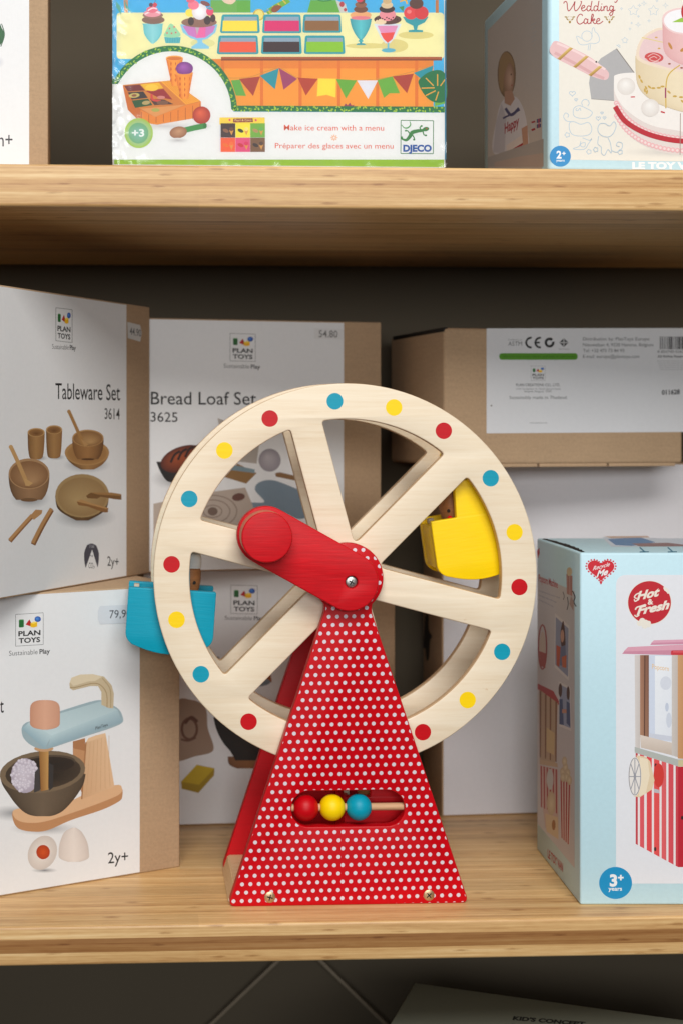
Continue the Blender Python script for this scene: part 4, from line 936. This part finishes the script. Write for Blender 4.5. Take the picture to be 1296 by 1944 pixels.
    p.P([(214, 0), (221, 0), (220, 100), (219, 140), (214, 150)], (90, 176, 222)); p.P([(843.5, 0), (846, 0), (846, 303), (843.5, 303)], (30, 120, 150))
    p.build('printed_front', t, INK)
    # clear film shrunk round the box, creased along its left edge
    from mathutils import noise as mn
    nx, nz = 110, 120; vs = []; fs = []
    for j in range(nz + 1):
        for i in range(nx + 1):
            u, v = (i / nx) ** 1.6, j / nz; x, z = -.0003 + (w + .0006) * u, .0006 + (h - .001) * v
            e = math.exp(-x / .011) + .5 * math.exp(-(w - x) / .004) + .35 * math.exp(-z / .008)
            q = Vector((x * 95 + z * 20, z * 60, 3)); a = mn.noise(q) + .6 * mn.noise(q * 2.3)
            b = mn.noise(Vector((x * 22 + z * 8, z * 12, 8)))
            vs.append((x, -.0011 - .0026 * e * abs(a) - .00010 * b, z))
            if i and j: k = j * (nx + 1) + i; fs.append((k - nx - 2, k - nx - 1, k, k - 1))
    me = bpy.data.meshes.new('shrink_wrap'); me.from_pydata(vs, [], fs)
    for f in me.polygons: f.use_smooth = True
    obj('shrink_wrap', me, FILM, t)
icecream()

def cake():
    t, w, d, h = carton('cake_box', 'pale blue toy box picturing a tiered wedding cake, right end of the upper shelf', .2418, 1.02, .5311, 4.5, .20, .172, .158, BLUE_CARD, .0035)
    p = Print(t, 'front'); p.map = (1020, 0, 4.6957)
    CR = (232, 226, 214)
    k = p.at(188, 400)[0]; p.map = (880, 0, 3.1154); b = p.at(700, 946)[2]; p.L(k, w - .004, b, h - .004, CR)
    p.map = (1020, 0, 4.6957)
    rd = (172, 36, 46)
    for q in ([(230, 32), (235, 18), (250, 14), (260, 30), (263, 70), (272, 97), (290, 85), (318, 40), (330, 14), (324, 60), (332, 95), (352, 88), (378, 50), (388, 18), (380, 10)], [(392, 75), (415, 64), (414, 50), (400, 50), (388, 74), (398, 97), (418, 92), (434, 78)],
              [(470, 60), (452, 52), (438, 68), (440, 92), (454, 97), (470, 78)], [(482, 8), (473, 60), (472, 90), (482, 97), (494, 86)], [(532, 60), (514, 52), (500, 68), (502, 92), (516, 97), (532, 78)], [(544, 8), (535, 60), (534, 90), (544, 97), (556, 86)],
              [(566, 56), (561, 85), (568, 97), (582, 86)], [(588, 55), (588, 97)], [(588, 78), (602, 56), (617, 60), (616, 90), (626, 97), (638, 86)], [(668, 62), (652, 52), (640, 68), (642, 90), (656, 95), (668, 78)], [(673, 54), (670, 100), (663, 130), (648, 138), (638, 124), (656, 106), (690, 88)], [(708, -4), (702, 14), (690, 22), (682, 14)],
              [(398, 142), (390, 128), (370, 130), (350, 160), (350, 195), (370, 215), (395, 206), (412, 190)], [(440, 178), (426, 166), (412, 184), (414, 207), (428, 211), (442, 192)], [(446, 168), (443, 202), (455, 212), (470, 200)], [(478, 180), (494, 140), (486, 126), (478, 150), (472, 212)], [(475, 192), (500, 168), (506, 178), (490, 190), (506, 211), (522, 204)], [(526, 192), (550, 180), (546, 166), (532, 168), (522, 192), (532, 212), (555, 208), (580, 188)]):
        p.S(q, 8.5, rd)
    p.E(570, 36, 5, 5, rd, n=10)
    for cx in (285, 637):
        for a, r in ((-155, 34), (-30, 34), (170 - 360, 40), (10, 40), (90, 20)): pass
        for dx, dy, rot in ((-34, -28, 10), (34, -28, -10), (-22, -8, 45), (22, -8, -45)): p.E(cx + dx, 180 + dy, 15, 6, (160, 126, 40), rot, n=12)
        p.E(cx, 196, 10, 13, (160, 126, 40), n=12); p.E(cx, 172, 4, 4, (160, 126, 40), n=8); p.E(cx - 10, 150, 4, 4, (160, 126, 40), n=8); p.E(cx + 10, 150, 4, 4, (160, 126, 40), n=8)
    lb = (176, 196, 210)
    # faint doodles: bird, stars, sparkles, hearts
    p.S([(437 + 46 * math.cos(a * .4), 322 + 46 * math.sin(a * .4)) for a in range(16)], 5, lb, True)
    p.S([(480, 330), (485, 260), (500, 248), (508, 280), (530, 300), (548, 340), (540, 375), (500, 390), (470, 385), (420, 400), (370, 390), (345, 330), (360, 325), (390, 345)], 5, lb); p.S([(455, 395), (445, 450)], 5, lb); p.S([(470, 395), (462, 450)], 5, lb)
    def star(cx, cy, r, wd=5, q=.55):
        p.S([(cx + (r if i % 2 == 0 else r * q) * math.sin(i * math.pi / 5), cy - (r if i % 2 == 0 else r * q) * math.cos(i * math.pi / 5)) for i in range(10)], wd, lb, True, sm=False)
    def spark(cx, cy, r): p.S([(cx + (r if i % 2 == 0 else r * .3) * math.sin(i * math.pi / 4), cy - (r if i % 2 == 0 else r * .3) * math.cos(i * math.pi / 4)) for i in range(8)], 4, lb, True, sm=False)
    star(850, 95, 48); star(1030, 95, 48); star(775, 360, 30)
    for x, y, r in ((945, 30, 26), (1137, 48, 26), (893, 220, 26), (905, 48, 16), (990, 185, 16), (745, 78, 14), (835, 205, 10), (820, 258, 14), (895, 145, 12), (1060, 8, 12)): spark(x, y, r)
    p.S([(700, 400), (735, 425)], 6, lb); p.S([(715, 395), (735, 410)], 5, lb)
    # cake slice server
    p.Q([(700, 432), (870, 668), (690, 900), (460, 720)], [(176, 174, 174), (164, 162, 162), (170, 168, 168), (168, 166, 166)]); p.P([(700, 432), (560, 520), (470, 640), (455, 740), (475, 880), (690, 900), (720, 660), (870, 665)], (172, 170, 170)); p.S([(700, 434), (872, 668)], 8, (130, 122, 116), sm=False); p.S([(475, 882), (690, 898)], 5, (140, 134, 130), sm=False)
    p.P(catmull([(105, 450), (120, 400), (165, 365), (300, 425), (450, 500), (560, 580), (632, 650), (605, 712), (480, 680), (320, 600), (180, 530), (125, 490)], True), (226, 186, 186)); p.S([(150, 470), (320, 560), (480, 650), (590, 700)], 26, (214, 166, 166)); p.S([(170, 385), (330, 455), (480, 540), (600, 620)], 20, (238, 208, 206))
    for a, b in (((300, 425), (185, 530)), ((440, 500), (325, 600)), ((560, 590), (462, 675))): p.Q([(a[0] - 16, a[1] - 4), (a[0] + 14, a[1] + 6), (b[0] + 14, b[1] + 6), (b[0] - 12, b[1] - 6)], [(226, 196, 120), (190, 146, 60), (150, 108, 36), (196, 156, 70)])
    p.E(520, 552, 9, 9, (60, 50, 46), n=8)
    # bottom tier
    p.map = (880, 0, 3.1154)
    p.G(1250, 900, 330, 34, (196, 192, 186), CR, pw=.8)
    p.P(catmull([(886, 480), (890, 620), (930, 740), (1010, 830), (1130, 890), (1280, 916), (1480, 915), (1480, 560), (1200, 460), (1000, 436), (900, 445)], True), (222, 210, 204))
    p.P(catmull([(886, 470), (895, 560), (960, 650), (1080, 730), (1220, 765), (1480, 780), (1480, 500), (1200, 440), (1000, 430), (900, 442)], True), (236, 230, 224))
    lace = [(900, 650), (960, 735), (1050, 800), (1160, 840), (1290, 858), (1480, 860)]
    for off in (-40, 34):
        for q in catmull([(x, y + off) for x, y in lace], n=5): p.E(q.x, q.y, 15, 15, (230, 176, 178), n=12); p.E(q.x, q.y, 8, 8, (234, 214, 210), n=8)
    p.S([(892, 630), (950, 715), (1050, 778), (1160, 815), (1290, 835), (1480, 838)], 30, (182, 24, 40)); p.S([(1278, 670), (1276, 916)], 4, (150, 130, 120), sm=False)
    # middle tier
    p.V([(330, 1012, 1500), (420, 1014, 1500), (500, 1025, 1500), (560, 1065, 1500), (610, 1140, 1500), (645, 1230, 1500), (662, 1290, 1500)], ((214, 194, 158), (232, 216, 184), (226, 208, 176)))
    p.P(catmull([(1016, 330), (1040, 240), (1110, 180), (1200, 165), (1480, 200), (1480, 430), (1260, 425), (1140, 400), (1050, 370)], True), (232, 212, 190)); p.P(catmull([(1034, 320), (1056, 245), (1115, 195), (1200, 178), (1480, 210), (1480, 415), (1260, 410), (1150, 385), (1060, 355)], True), (226, 196, 196))
    p.S([(1050, 222), (1110, 236), (1180, 252)], 5, (220, 200, 130)); p.S([(1275, 385), (1200, 460), (1192, 640)], 7, (206, 170, 70)); p.S([(1190, 520), (1190, 580)], 8, (150, 40, 90))
    p.E(1122, 340, 56, 30, (200, 70, 70), 4); p.S([(1085, 335), (1120, 318), (1160, 340), (1130, 362), (1095, 350), (1120, 335), (1140, 345)], 4, (232, 190, 186)); p.S([(1070, 345), (1100, 368), (1150, 362)], 4, (232, 190, 186))
    for x, y in ((1135, 222), (1152, 287), (1213, 378), (1285, 402)): p.E(x, y, 9, 5, (150, 80, 50) if y > 300 else (206, 160, 90), n=10)
    for x, y, r in ((1036, 455, 70), (1048, 480, 60), (1075, 520, 60), (1095, 515, 40), (1118, 522, 0), (1150, 520, 0), (1172, 512, 0), (1080, 545, 100), (1068, 535, 80), (1210, 545, 40), (1245, 570, 0), (1282, 575, 0), (1290, 600, 40)): p.E(x, y, 13, 6, (196, 158, 70), r, n=10)
    # top tier and strawberry
    p.V([(110, 1172, 1500), (250, 1174, 1500), (310, 1185, 1500), (350, 1220, 1500), (380, 1280, 1500), (390, 1340, 1500)], ((214, 160, 160), (232, 190, 188), (226, 180, 178))); p.P(catmull([(1172, 130), (1180, 85), (1230, 55), (1320, 45), (1500, 60), (1500, 210), (1290, 205), (1210, 180)], True), (232, 200, 198)); p.P(catmull([(1182, 130), (1192, 92), (1235, 65), (1320, 55), (1500, 70), (1500, 200), (1290, 195), (1215, 172)], True), (238, 236, 238))
    p.E(1218, 272, 8, 24, (190, 130, 60), -28, n=12); p.E(1292, 295, 10, 18, (190, 130, 60), 60, n=12); p.P([(1228, 132), (1285, 105), (1330, 132)], (150, 190, 60)); p.G(1330, 70, 48, 66, (220, 60, 56), (176, 24, 34))
    for x, y in ((958, 505), (1100, 632)): p.G(x, y + 6, 54, 52, (240, 236, 231), (220, 212, 205), hx=-.1, hy=-.35)
    p.S([(985, 574), (1010, 573)], 7, (200, 50, 60), sm=False); p.S([(1162, 660), (1186, 667)], 8, (200, 40, 50), sm=False)
    # two faint mice, hearts, flowers
    for cx, cy, s in ((640, 553, 17), (662, 590, 9), (793, 700, 13), (830, 697, 9), (815, 668, 8)):
        q = heart(p, cx, cy, s, None); p.S(q, 4, lb, True, sm=False)
    S4 = lambda q, cl=False: p.S(q, 4, lb, cl)
    S4([(645, 670), (650, 640), (680, 625), (720, 640), (758, 665), (735, 695), (690, 700), (655, 690)], True); S4([(717 + 22 * math.cos(a), 610 + 22 * math.sin(a)) for a in (2.4, 3.2, 4, 4.8, 5.6, 6.4, 7.2)]); S4([(625, 725), (650, 720), (690, 735), (735, 725), (755, 760), (740, 795), (690, 805), (640, 795), (622, 760)], True); S4([(640, 720), (605, 715), (588, 690), (600, 668), (618, 680), (612, 695)]); S4([(668, 640), (660, 650), (672, 655), (684, 640), (690, 655)])
    S4([(700, 815), (740, 830), (755, 820), (735, 850), (715, 880), (680, 885), (645, 880), (680, 865), (690, 835)]); S4([(690, 850), (715, 845), (712, 868), (692, 866)], True)
    S4([(790, 770), (800, 735), (830, 730), (860, 745), (885, 720), (898, 745), (880, 790), (850, 810), (810, 800)], True); S4([(795, 805), (790, 850), (810, 870), (812, 905), (830, 918), (850, 885), (870, 905), (865, 850), (850, 815)]); S4([(870, 890), (900, 900), (930, 880), (935, 850), (910, 840), (900, 860), (918, 868)])
    for x, y in ((738, 898), (778, 885), (922, 900), (610, 798)): S4([(x + 11 * math.cos(a * .628) * (1 + .35 * (a % 2)), y + 11 * math.sin(a * .628) * (1 + .35 * (a % 2))) for a in range(10)], True)
    p.T('LE TOY VAN', 994, 998, 1420, 1000, 40, (238, 240, 240), .05)
    p.E(569, 924, 62, 62, (46, 140, 200), n=40); p.T('2', 546, 936, 576, 936, 44, (240, 242, 244), .04); p.T('+', 580, 920, 600, 920, 26, (240, 242, 244), .04); p.T('years', 544, 955, 594, 955, 14, (236, 240, 242), .02)
    p.build('printed_front', t, INK)
    # left side print
    p = Print(t, 'left'); p.map = (880, 0, 3.1154)
    y0, y1 = p.at(462, 500)[1], p.at(140, 500)[1]; p.L(y0, min(y1, d - .003), .004, h - .012, (198, 186, 178))
    p.clip = [None, (.002, d - .002), (.003, h - .004)]
    for i in range(15): p.T('A beautiful tiered wedding cake to slice and share', 285 + 7 * i, 250 + 26 * i, 345 + 7 * i, 215 + 26 * i, 7, (196, 188, 182), .01)
    for i in range(6): p.S([(395 + 5 * (i % 3), 150 + 25 * i), (430 - 6 * (i % 2), 132 + 25 * i)], 5, (190, 186, 184), sm=False)
    p.P(catmull([(172, 900), (190, 720), (225, 600), (300, 570), (350, 640), (376, 760), (380, 890), (300, 930)], True), (216, 210, 214)); p.P([(172, 900), (190, 720), (222, 610), (250, 700), (240, 910)], (196, 190, 196))
    p.G(252, 440, 54, 138, (196, 166, 132), (130, 106, 82), hx=.1, hy=-.3); p.G(266, 462, 31, 98, (214, 178, 158), (158, 122, 102), hx=.3, hy=.1); p.P(catmull([(206, 470), (214, 350), (250, 308), (288, 350), (296, 400), (268, 372), (240, 440), (226, 545)], True), (166, 136, 102))
    p.E(279, 440, 3.5, 6, (60, 44, 38), n=8); p.E(283, 505, 5, 6, (176, 110, 100), n=8); p.P([(240, 540), (284, 535), (300, 585), (275, 625), (240, 610)], (186, 146, 126))
    p.S([(245, 640), (280, 680), (325, 640)], 16, (86, 84, 120)); p.S([(230, 700), (330, 650)], 10, (86, 84, 120)); p.T('Happy', 240, 790, 325, 740, 60, (170, 70, 80), .03); p.P([(250, 860), (340, 800), (350, 880), (260, 930)], (226, 212, 206)); p.S([(258, 905), (350, 850)], 12, (170, 50, 60)); p.P([(340, 760), (375, 740), (380, 860), (350, 870)], (196, 150, 128))
    p.P([(398, 715), (420, 708), (420, 775), (398, 785)], (196, 190, 190)); p.S([(399, 725), (420, 718)], 10, (170, 60, 66), sm=False); p.S([(399, 770), (420, 762)], 12, (170, 60, 66), sm=False); p.P([(430, 705), (455, 698), (455, 752), (430, 760)], (90, 90, 130)); p.S([(430, 732), (455, 726)], 8, (200, 190, 190), sm=False); p.S([(443, 702), (443, 756)], 6, (190, 70, 76), sm=False)
    p.P([(140, 985), (140, 930), (470, 820), (470, 985)], (176, 168, 164)); p.P([(180, 985), (180, 960), (330, 925), (470, 905), (470, 985)], (190, 170, 160))
    p.build('printed_side', t, INK)
cake()

def low_box():
    a = R(-19.5); u = Vector((math.cos(a), math.sin(a), 0)); v = Vector((-math.sin(a), math.cos(a), 0))
    back = Vector((.180, 1.2, 0)); dd = .2; fl = back - v * dd
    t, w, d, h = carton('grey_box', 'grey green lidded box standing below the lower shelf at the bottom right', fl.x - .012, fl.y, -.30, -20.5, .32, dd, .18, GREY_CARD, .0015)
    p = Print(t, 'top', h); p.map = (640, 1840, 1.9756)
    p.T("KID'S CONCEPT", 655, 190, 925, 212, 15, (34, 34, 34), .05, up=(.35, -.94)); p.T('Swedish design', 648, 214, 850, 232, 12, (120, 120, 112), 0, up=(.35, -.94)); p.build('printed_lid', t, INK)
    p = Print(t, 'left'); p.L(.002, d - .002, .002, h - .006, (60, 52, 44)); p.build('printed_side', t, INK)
low_box()

# ------------------------------------------------------------------ the toy ferris wheel
TA = math.atan(130 / F)
TX, TY = 261 / F * 1.0354, 1.0354
toy = empty('toy_ferris_wheel', (TX, TY, 0), TA, 'wooden toy ferris wheel with red polka dot stand and red crank', 'toy')
TM = (Matrix.Translation(toy.location) @ Euler((0, 0, TA)).to_matrix().to_4x4()).inverted()
def lp(px, py, y=0.0):
    """photo pixel carried onto the toy's own plane at depth y -> (x, z)"""
    e = TM @ EYE; d = TM.to_3x3() @ ray(px, py); t = (y - e.y) / d.y; q = e + d * t
    return (q.x, q.z)
PT, R0, R1, RR0, RR1, B0, B1 = .010, .012, .0205, .0735, .082, .084, .094
u0, v0 = lp(624.3, 1170.9)
POLKA = polka_mat('polka_dot_paper', REDC, u0, v0)
# stand outline
bl, br = lp(433, 1719.5), lp(889.5, 1717.5); cc = lp(661, 1098); pr = 67 * 1.0354 / F
zb = 0.0
def stand_outline():
    k0 = lp(661 + 42.3, 1150); k1 = lp(661 - 42.3, 1150)
    a0 = math.degrees(math.atan2(k0[1] - cc[1], k0[0] - cc[0])); a1 = 180 - a0
    pts = [(bl[0], zb, .006), (br[0], zb, .006)]
    n = lp(704.5, 1160); pts.append((n[0], n[1], .003)); A = arc(cc[0], cc[1], pr, a0 + 4, a1 - 4, 36); pts += [(x, z, 0) for x, z in A]
    n = lp(616.5, 1160); pts.append((n[0], n[1], .003))
    return rounded(pts, 6)
out = stand_outline()
s0, s1 = lp(553, 1536.5), lp(768, 1534); sr = 34.3 * 1.0354 / F
slot = [(s1[0] - sr + sr * math.cos(R(a)), s1[1] + sr * math.sin(R(a))) for a in range(-90, 91, 9)] + [(s0[0] + sr + sr * math.cos(R(a)), s0[1] + sr * math.sin(R(a))) for a in range(90, 271, 9)]
me = sheet_mesh('front_panel', [out, slot], 0, PT, .0008)
fp = obj('front_panel', me, [RED, POLKA], toy)
for p in me.polygons:
    if p.normal.y < -.98 and p.center.y < .0002: p.material_index = 1
obj('back_panel', sheet_mesh('back_panel', [out], B0, B1, .0008), RED, toy)
# base board between the panels (ends cut to the slope of the stand)
bb = bmesh.new(); bt = .0128; sl = .345
vs = []
for y in (PT + .0002, B0 - .0002):
    for x, z in ((bl[0] + .0005, .0002), (br[0] - .0005, .0002), (br[0] - .0005 - bt * sl, bt), (bl[0] + .0005 + bt * sl, bt)): vs.append(bb.verts.new((x, y, z)))
for f in ((0, 1, 2, 3), (7, 6, 5, 4), (0, 4, 5, 1), (1, 5, 6, 2), (2, 6, 7, 3), (3, 7, 4, 0)): bb.faces.new([vs[i] for i in f])
bmesh.ops.recalc_face_normals(bb, faces=bb.faces); bmesh.ops.bevel(bb, geom=bb.edges[:], offset=.0008, segments=2, affect='EDGES')
obj('base_board', bm_mesh(bb, 'base_board'), BIRCH, toy)
# rings
wc = lp(657.5, 1093, R0); WR = .1418; WI = .1154; HW = .0120; SPK = 105
def hole(mid, ri):
    c30, s30 = math.cos(R(30)), math.sin(R(30)); h0 = 2 * HW
    b = h0 * c30; s = -b + math.sqrt(b * b - (h0 * h0 - ri * ri)); a = math.degrees(math.atan2(s * s30, h0 + s * c30))
    pts = [(h0, 0, .006)]
    A = arc(0, 0, ri, -a, a, 28)
    pts += [(A[0][0], A[0][1], .0028)] + [(x, z, 0) for x, z in A[2:-2]] + [(A[-1][0], A[-1][1], .0028)]
    q = rounded(pts, 6); c, s_ = math.cos(R(mid)), math.sin(R(mid))
    return [(wc[0] + x * c - z * s_, wc[1] + x * s_ + z * c) for x, z in q]
def ring_mesh(y0, y1, wr=WR): return sheet_mesh('wheel_ring', [arc(wc[0], wc[1], wr, 0, 360, 144)[:-1]] + [hole(SPK - 30 - 60 * k, WI) for k in range(6)], y0, y1, .0011)
def add_dots(me, rad, cr, y):
    """painted dots belong to the ring: they are joined into its mesh"""
    bm = bmesh.new(); bm.from_mesh(me)
    for k in range(6):
        for da, mi in ((18.8, 1), (-.8, 2), (-19, 3)):
            a = R(SPK - 30 - 60 * k + da); cx, cz = wc[0] + rad * math.cos(a), wc[1] + rad * math.sin(a)
            v = [bm.verts.new((cx + cr * math.cos(t * math.pi / 16), y, cz + cr * math.sin(t * math.pi / 16))) for t in range(32)]
            f = bm.faces.new(v); f.material_index = mi; f.normal_update()
            if f.normal.y > 0: f.normal_flip()
    bm.to_mesh(me); bm.free()
rm = ring_mesh(R0, R1); add_dots(rm, .1288, .0061, R0 - .00005)
obj('wheel_ring', rm, [BIRCH, BLUE, YELLOW, RED], toy)
obj('wheel_ring', ring_mesh(RR0, RR1, WR + .0016), [BIRCH], toy)
ax = obj('axle', lathe_mesh('axle', [(0, -.0005), (.006, -.0005), (.006, B1), (0, B1)], 24, 'y'), BEECH, toy); ax.location = (cc[0], 0, cc[1])
hub = obj('hub', lathe_mesh('hub', [(.0065, R1 + .0002), (.016, R1 + .0002), (.016, RR0 - .0002), (.0065, RR0 - .0002)], 32, 'y'), BEECH, toy); hub.location = (wc[0], 0, wc[1])
# crank, knob, screws
def screw(parent, x, y, z, r, mat, rot=20):
    bm = bmesh.new(); prof = [(0, -.0007), (r * .75, -.0006), (r * .95, -.0002), (r, .0004), (r, .0012), (0, .0012)]
    o = obj('screw', lathe_mesh('screw', prof, 24, 'y'), [mat], parent); o.location = (x, y, z); o.rotation_euler = (0, R(rot), 0)
    b = bmesh.new()
    for w_, h_ in ((r * .09, r * .52), (r * .52, r * .09)):
        c = bmesh.ops.create_cube(b, size=1)['verts']
        for v in c: v.co = (v.co.x * 2 * w_, -.00075 + v.co.y * .0003 - (.00002 if w_ > h_ else 0), v.co.z * 2 * h_)
    s = obj('cross_slot', bm_mesh(b, 'cross_slot'), DARK, parent); s.location = (x, y, z); s.rotation_euler = (0, R(rot), 0)
CY = -.0125
ka, kb = lp(506, 1017, CY), lp(663.5, 1105, CY); cr = 55.5 * (TY + CY) / F
d = math.degrees(math.atan2(kb[1] - ka[1], kb[0] - ka[0]))
cap = arc(kb[0], kb[1], cr, d - 90, d + 90, 24) + arc(ka[0], ka[1], cr, d + 90, d + 270, 24)
scw = lp(667.5, 1105.5, CY); hole_r = .0044
crank = obj('crank_arm', sheet_mesh('crank_arm', [cap, arc(scw[0], scw[1], hole_r, 0, 360, 24)[:-1]], CY, -.0006, .0011), RED_MATT, toy)
screw(crank, scw[0], CY + .0022, scw[1], .0041, STEEL, 30)
kp = lp(507.2, 1020, -.036); kr = 48.6 * (TY - .036) / F
km = sheet_mesh('knob', [arc(kp[0], kp[1], kr, 0, 360, 64)[:-1]], -.036, CY - .0002, .0012)
kn = obj('knob', km, [RED_MATT, WORN], crank)
for p in km.polygons:
    if abs(p.normal.y) < .2: p.material_index = 1
for q, rot in (((512.5, 1703.5), 15), ((813.5, 1699.5), 50)):
    x, z = lp(*q); screw(fp, x, 0.0, z, .0042, BRASS, rot)
# bead rail
ry = .0055; rz = lp(660, 1532, ry)[1]
o = obj('bead_rail', lathe_mesh('bead_rail', [(0, s0[0] + .0002), (.0027, s0[0] + .0002), (.0027, s1[0] - .0002), (0, s1[0] - .0002)], 20, 'x'), DOWEL, toy); o.location = (0, ry, rz)
for px, m in ((580.3, RED), (630.5, YELLOW), (680.5, BLUE)):
    r = .0096; prof = [(r * math.sin(math.pi * i / 20) * 1.0, -r * .99 * math.cos(math.pi * i / 20)) for i in range(21)]
    prof = [(max(q[0], .0026), q[1]) for q in prof if q[0] > .0027]
    b = obj('bead', lathe_mesh('bead', prof, 36, 'x'), m, toy); b.location = (lp(px, 1535.5, ry)[0], ry, rz - .0002)
# gondolas
G0, G1 = .0228, .0712
def gondola(deg, tilt, mat, figs, dx=0, dz=0):
    a = R(deg); pr_ = .1255
    g = None
    px, pz = wc[0] + pr_ * math.cos(a) + dx, wc[1] + pr_ * math.sin(a) + dz
    hw, ah, top, side, drop = .0325, .0130, -.0447, .040, .048
    o = [(-hw, top, .0012)]
    bot = [(-hw, top - side + .002, .005)] + [(-hw + 2 * hw * i / 12, top - side - (drop - side) * math.sin(math.pi * i / 12), 0) for i in range(1, 12)] + [(hw, top - side + .002, .005)]
    o += bot + [(hw, top, .0012), (ah, top, .001)] + [(x, z, 0) for x, z in arc(0, -.002, .0098, 0, 180, 18)] + [(-ah, top, .001)]
    outl = rounded(o, 5)
    t = .0075
    bm = bmesh.new()
    def add(me):
        bm.from_mesh(me); bpy.data.meshes.remove(me)
    add(sheet_mesh('t', [outl], G0, G0 + t, .0007)); add(sheet_mesh('t', [outl], G1 - t, G1, .0007))
    for sx in (-1, 1):
        x0, x1 = sorted((sx * (hw - .0002), sx * (hw - .006)))
        add(box_mesh('t', x0, x1, G0 + t + .0001, G1 - t - .0001, top - side + .004, top - .0042, .0005))
    add(box_mesh('t', -hw + .0065, hw - .0065, G0 + t + .0001, G1 - t - .0001, top - side - .001, top - side + .004, .0003))
    add(box_mesh('t', -.004, .004, G0 + t + .0001, G1 - t - .0001, top - side + .005, -.018, .0005))
    me = bm_mesh(bm, 'gondola', 30)
    g = obj('gondola', me, mat, toy); g.location = (px, 0, pz); g.rotation_euler = (0, R(tilt), 0)
    pg = obj('peg', lathe_mesh('peg', [(0, R1 + .0001), (.004, R1 + .0001), (.004, RR0 - .0001), (0, RR0 - .0001)], 20, 'y'), BEECH, g)
    sb = obj('seat_block', box_mesh('seat_block', -.0285, -.0245, .052, .060, top - .010, top - .0005, .0004), BEECH, g)
    for sx, hat in figs:
        ym = (G0 + G1) / 2 - .006
        prof = [(0, -.082), (.0075, -.0815), (.0078, -.055), (.0066, -.049), (.0080, -.044), (.0088, -.038), (.0084, -.031), (.0072, -.0285)]
        f = obj('rider_figure', lathe_mesh('rider_figure', prof + [(0, -.0283)], 24), OAK, g); f.location = (sx * .0125, ym, 0)
        hp = [(.0075, -.0292), (.0084, -.0290), (.0082, -.022), (.0066, -.014), (.003, -.010), (0, -.0094)]
        hh = obj('hood', lathe_mesh('hood', [(0, -.0291)] + hp, 24), hat, g); hh.location = f.location
        e = obj('eye', lathe_mesh('eye', [(0, -.0004), (.0012, -.0004), (.0014, 0), (0, .0002)], 12, 'y'), DARK, g); e.location = (sx * .0125 + sx * .0035, ym - .0078, -.0395)
        if hat is not WHITEP:
            n = obj('nose', lathe_mesh('nose', [(.0001, -.0024), (.0017, -.0016), (.0024, 0), (.0017, .0016), (.0001, .0024)], 14, 'z'), RED, g); n.location = (sx * .0125 + sx * .0035, ym - .0078, -.0455)
    return g
gondola(165, 3.9, BLUE, ((1, WHITEP),), -.0033, .0012)
gondola(45, -8.0, YELLOW, ((-1, OAK), (1, WHITEP)), .002, -.001)
gondola(285, 0.0, RED, ((1, OAK), (-1, WHITEP)))
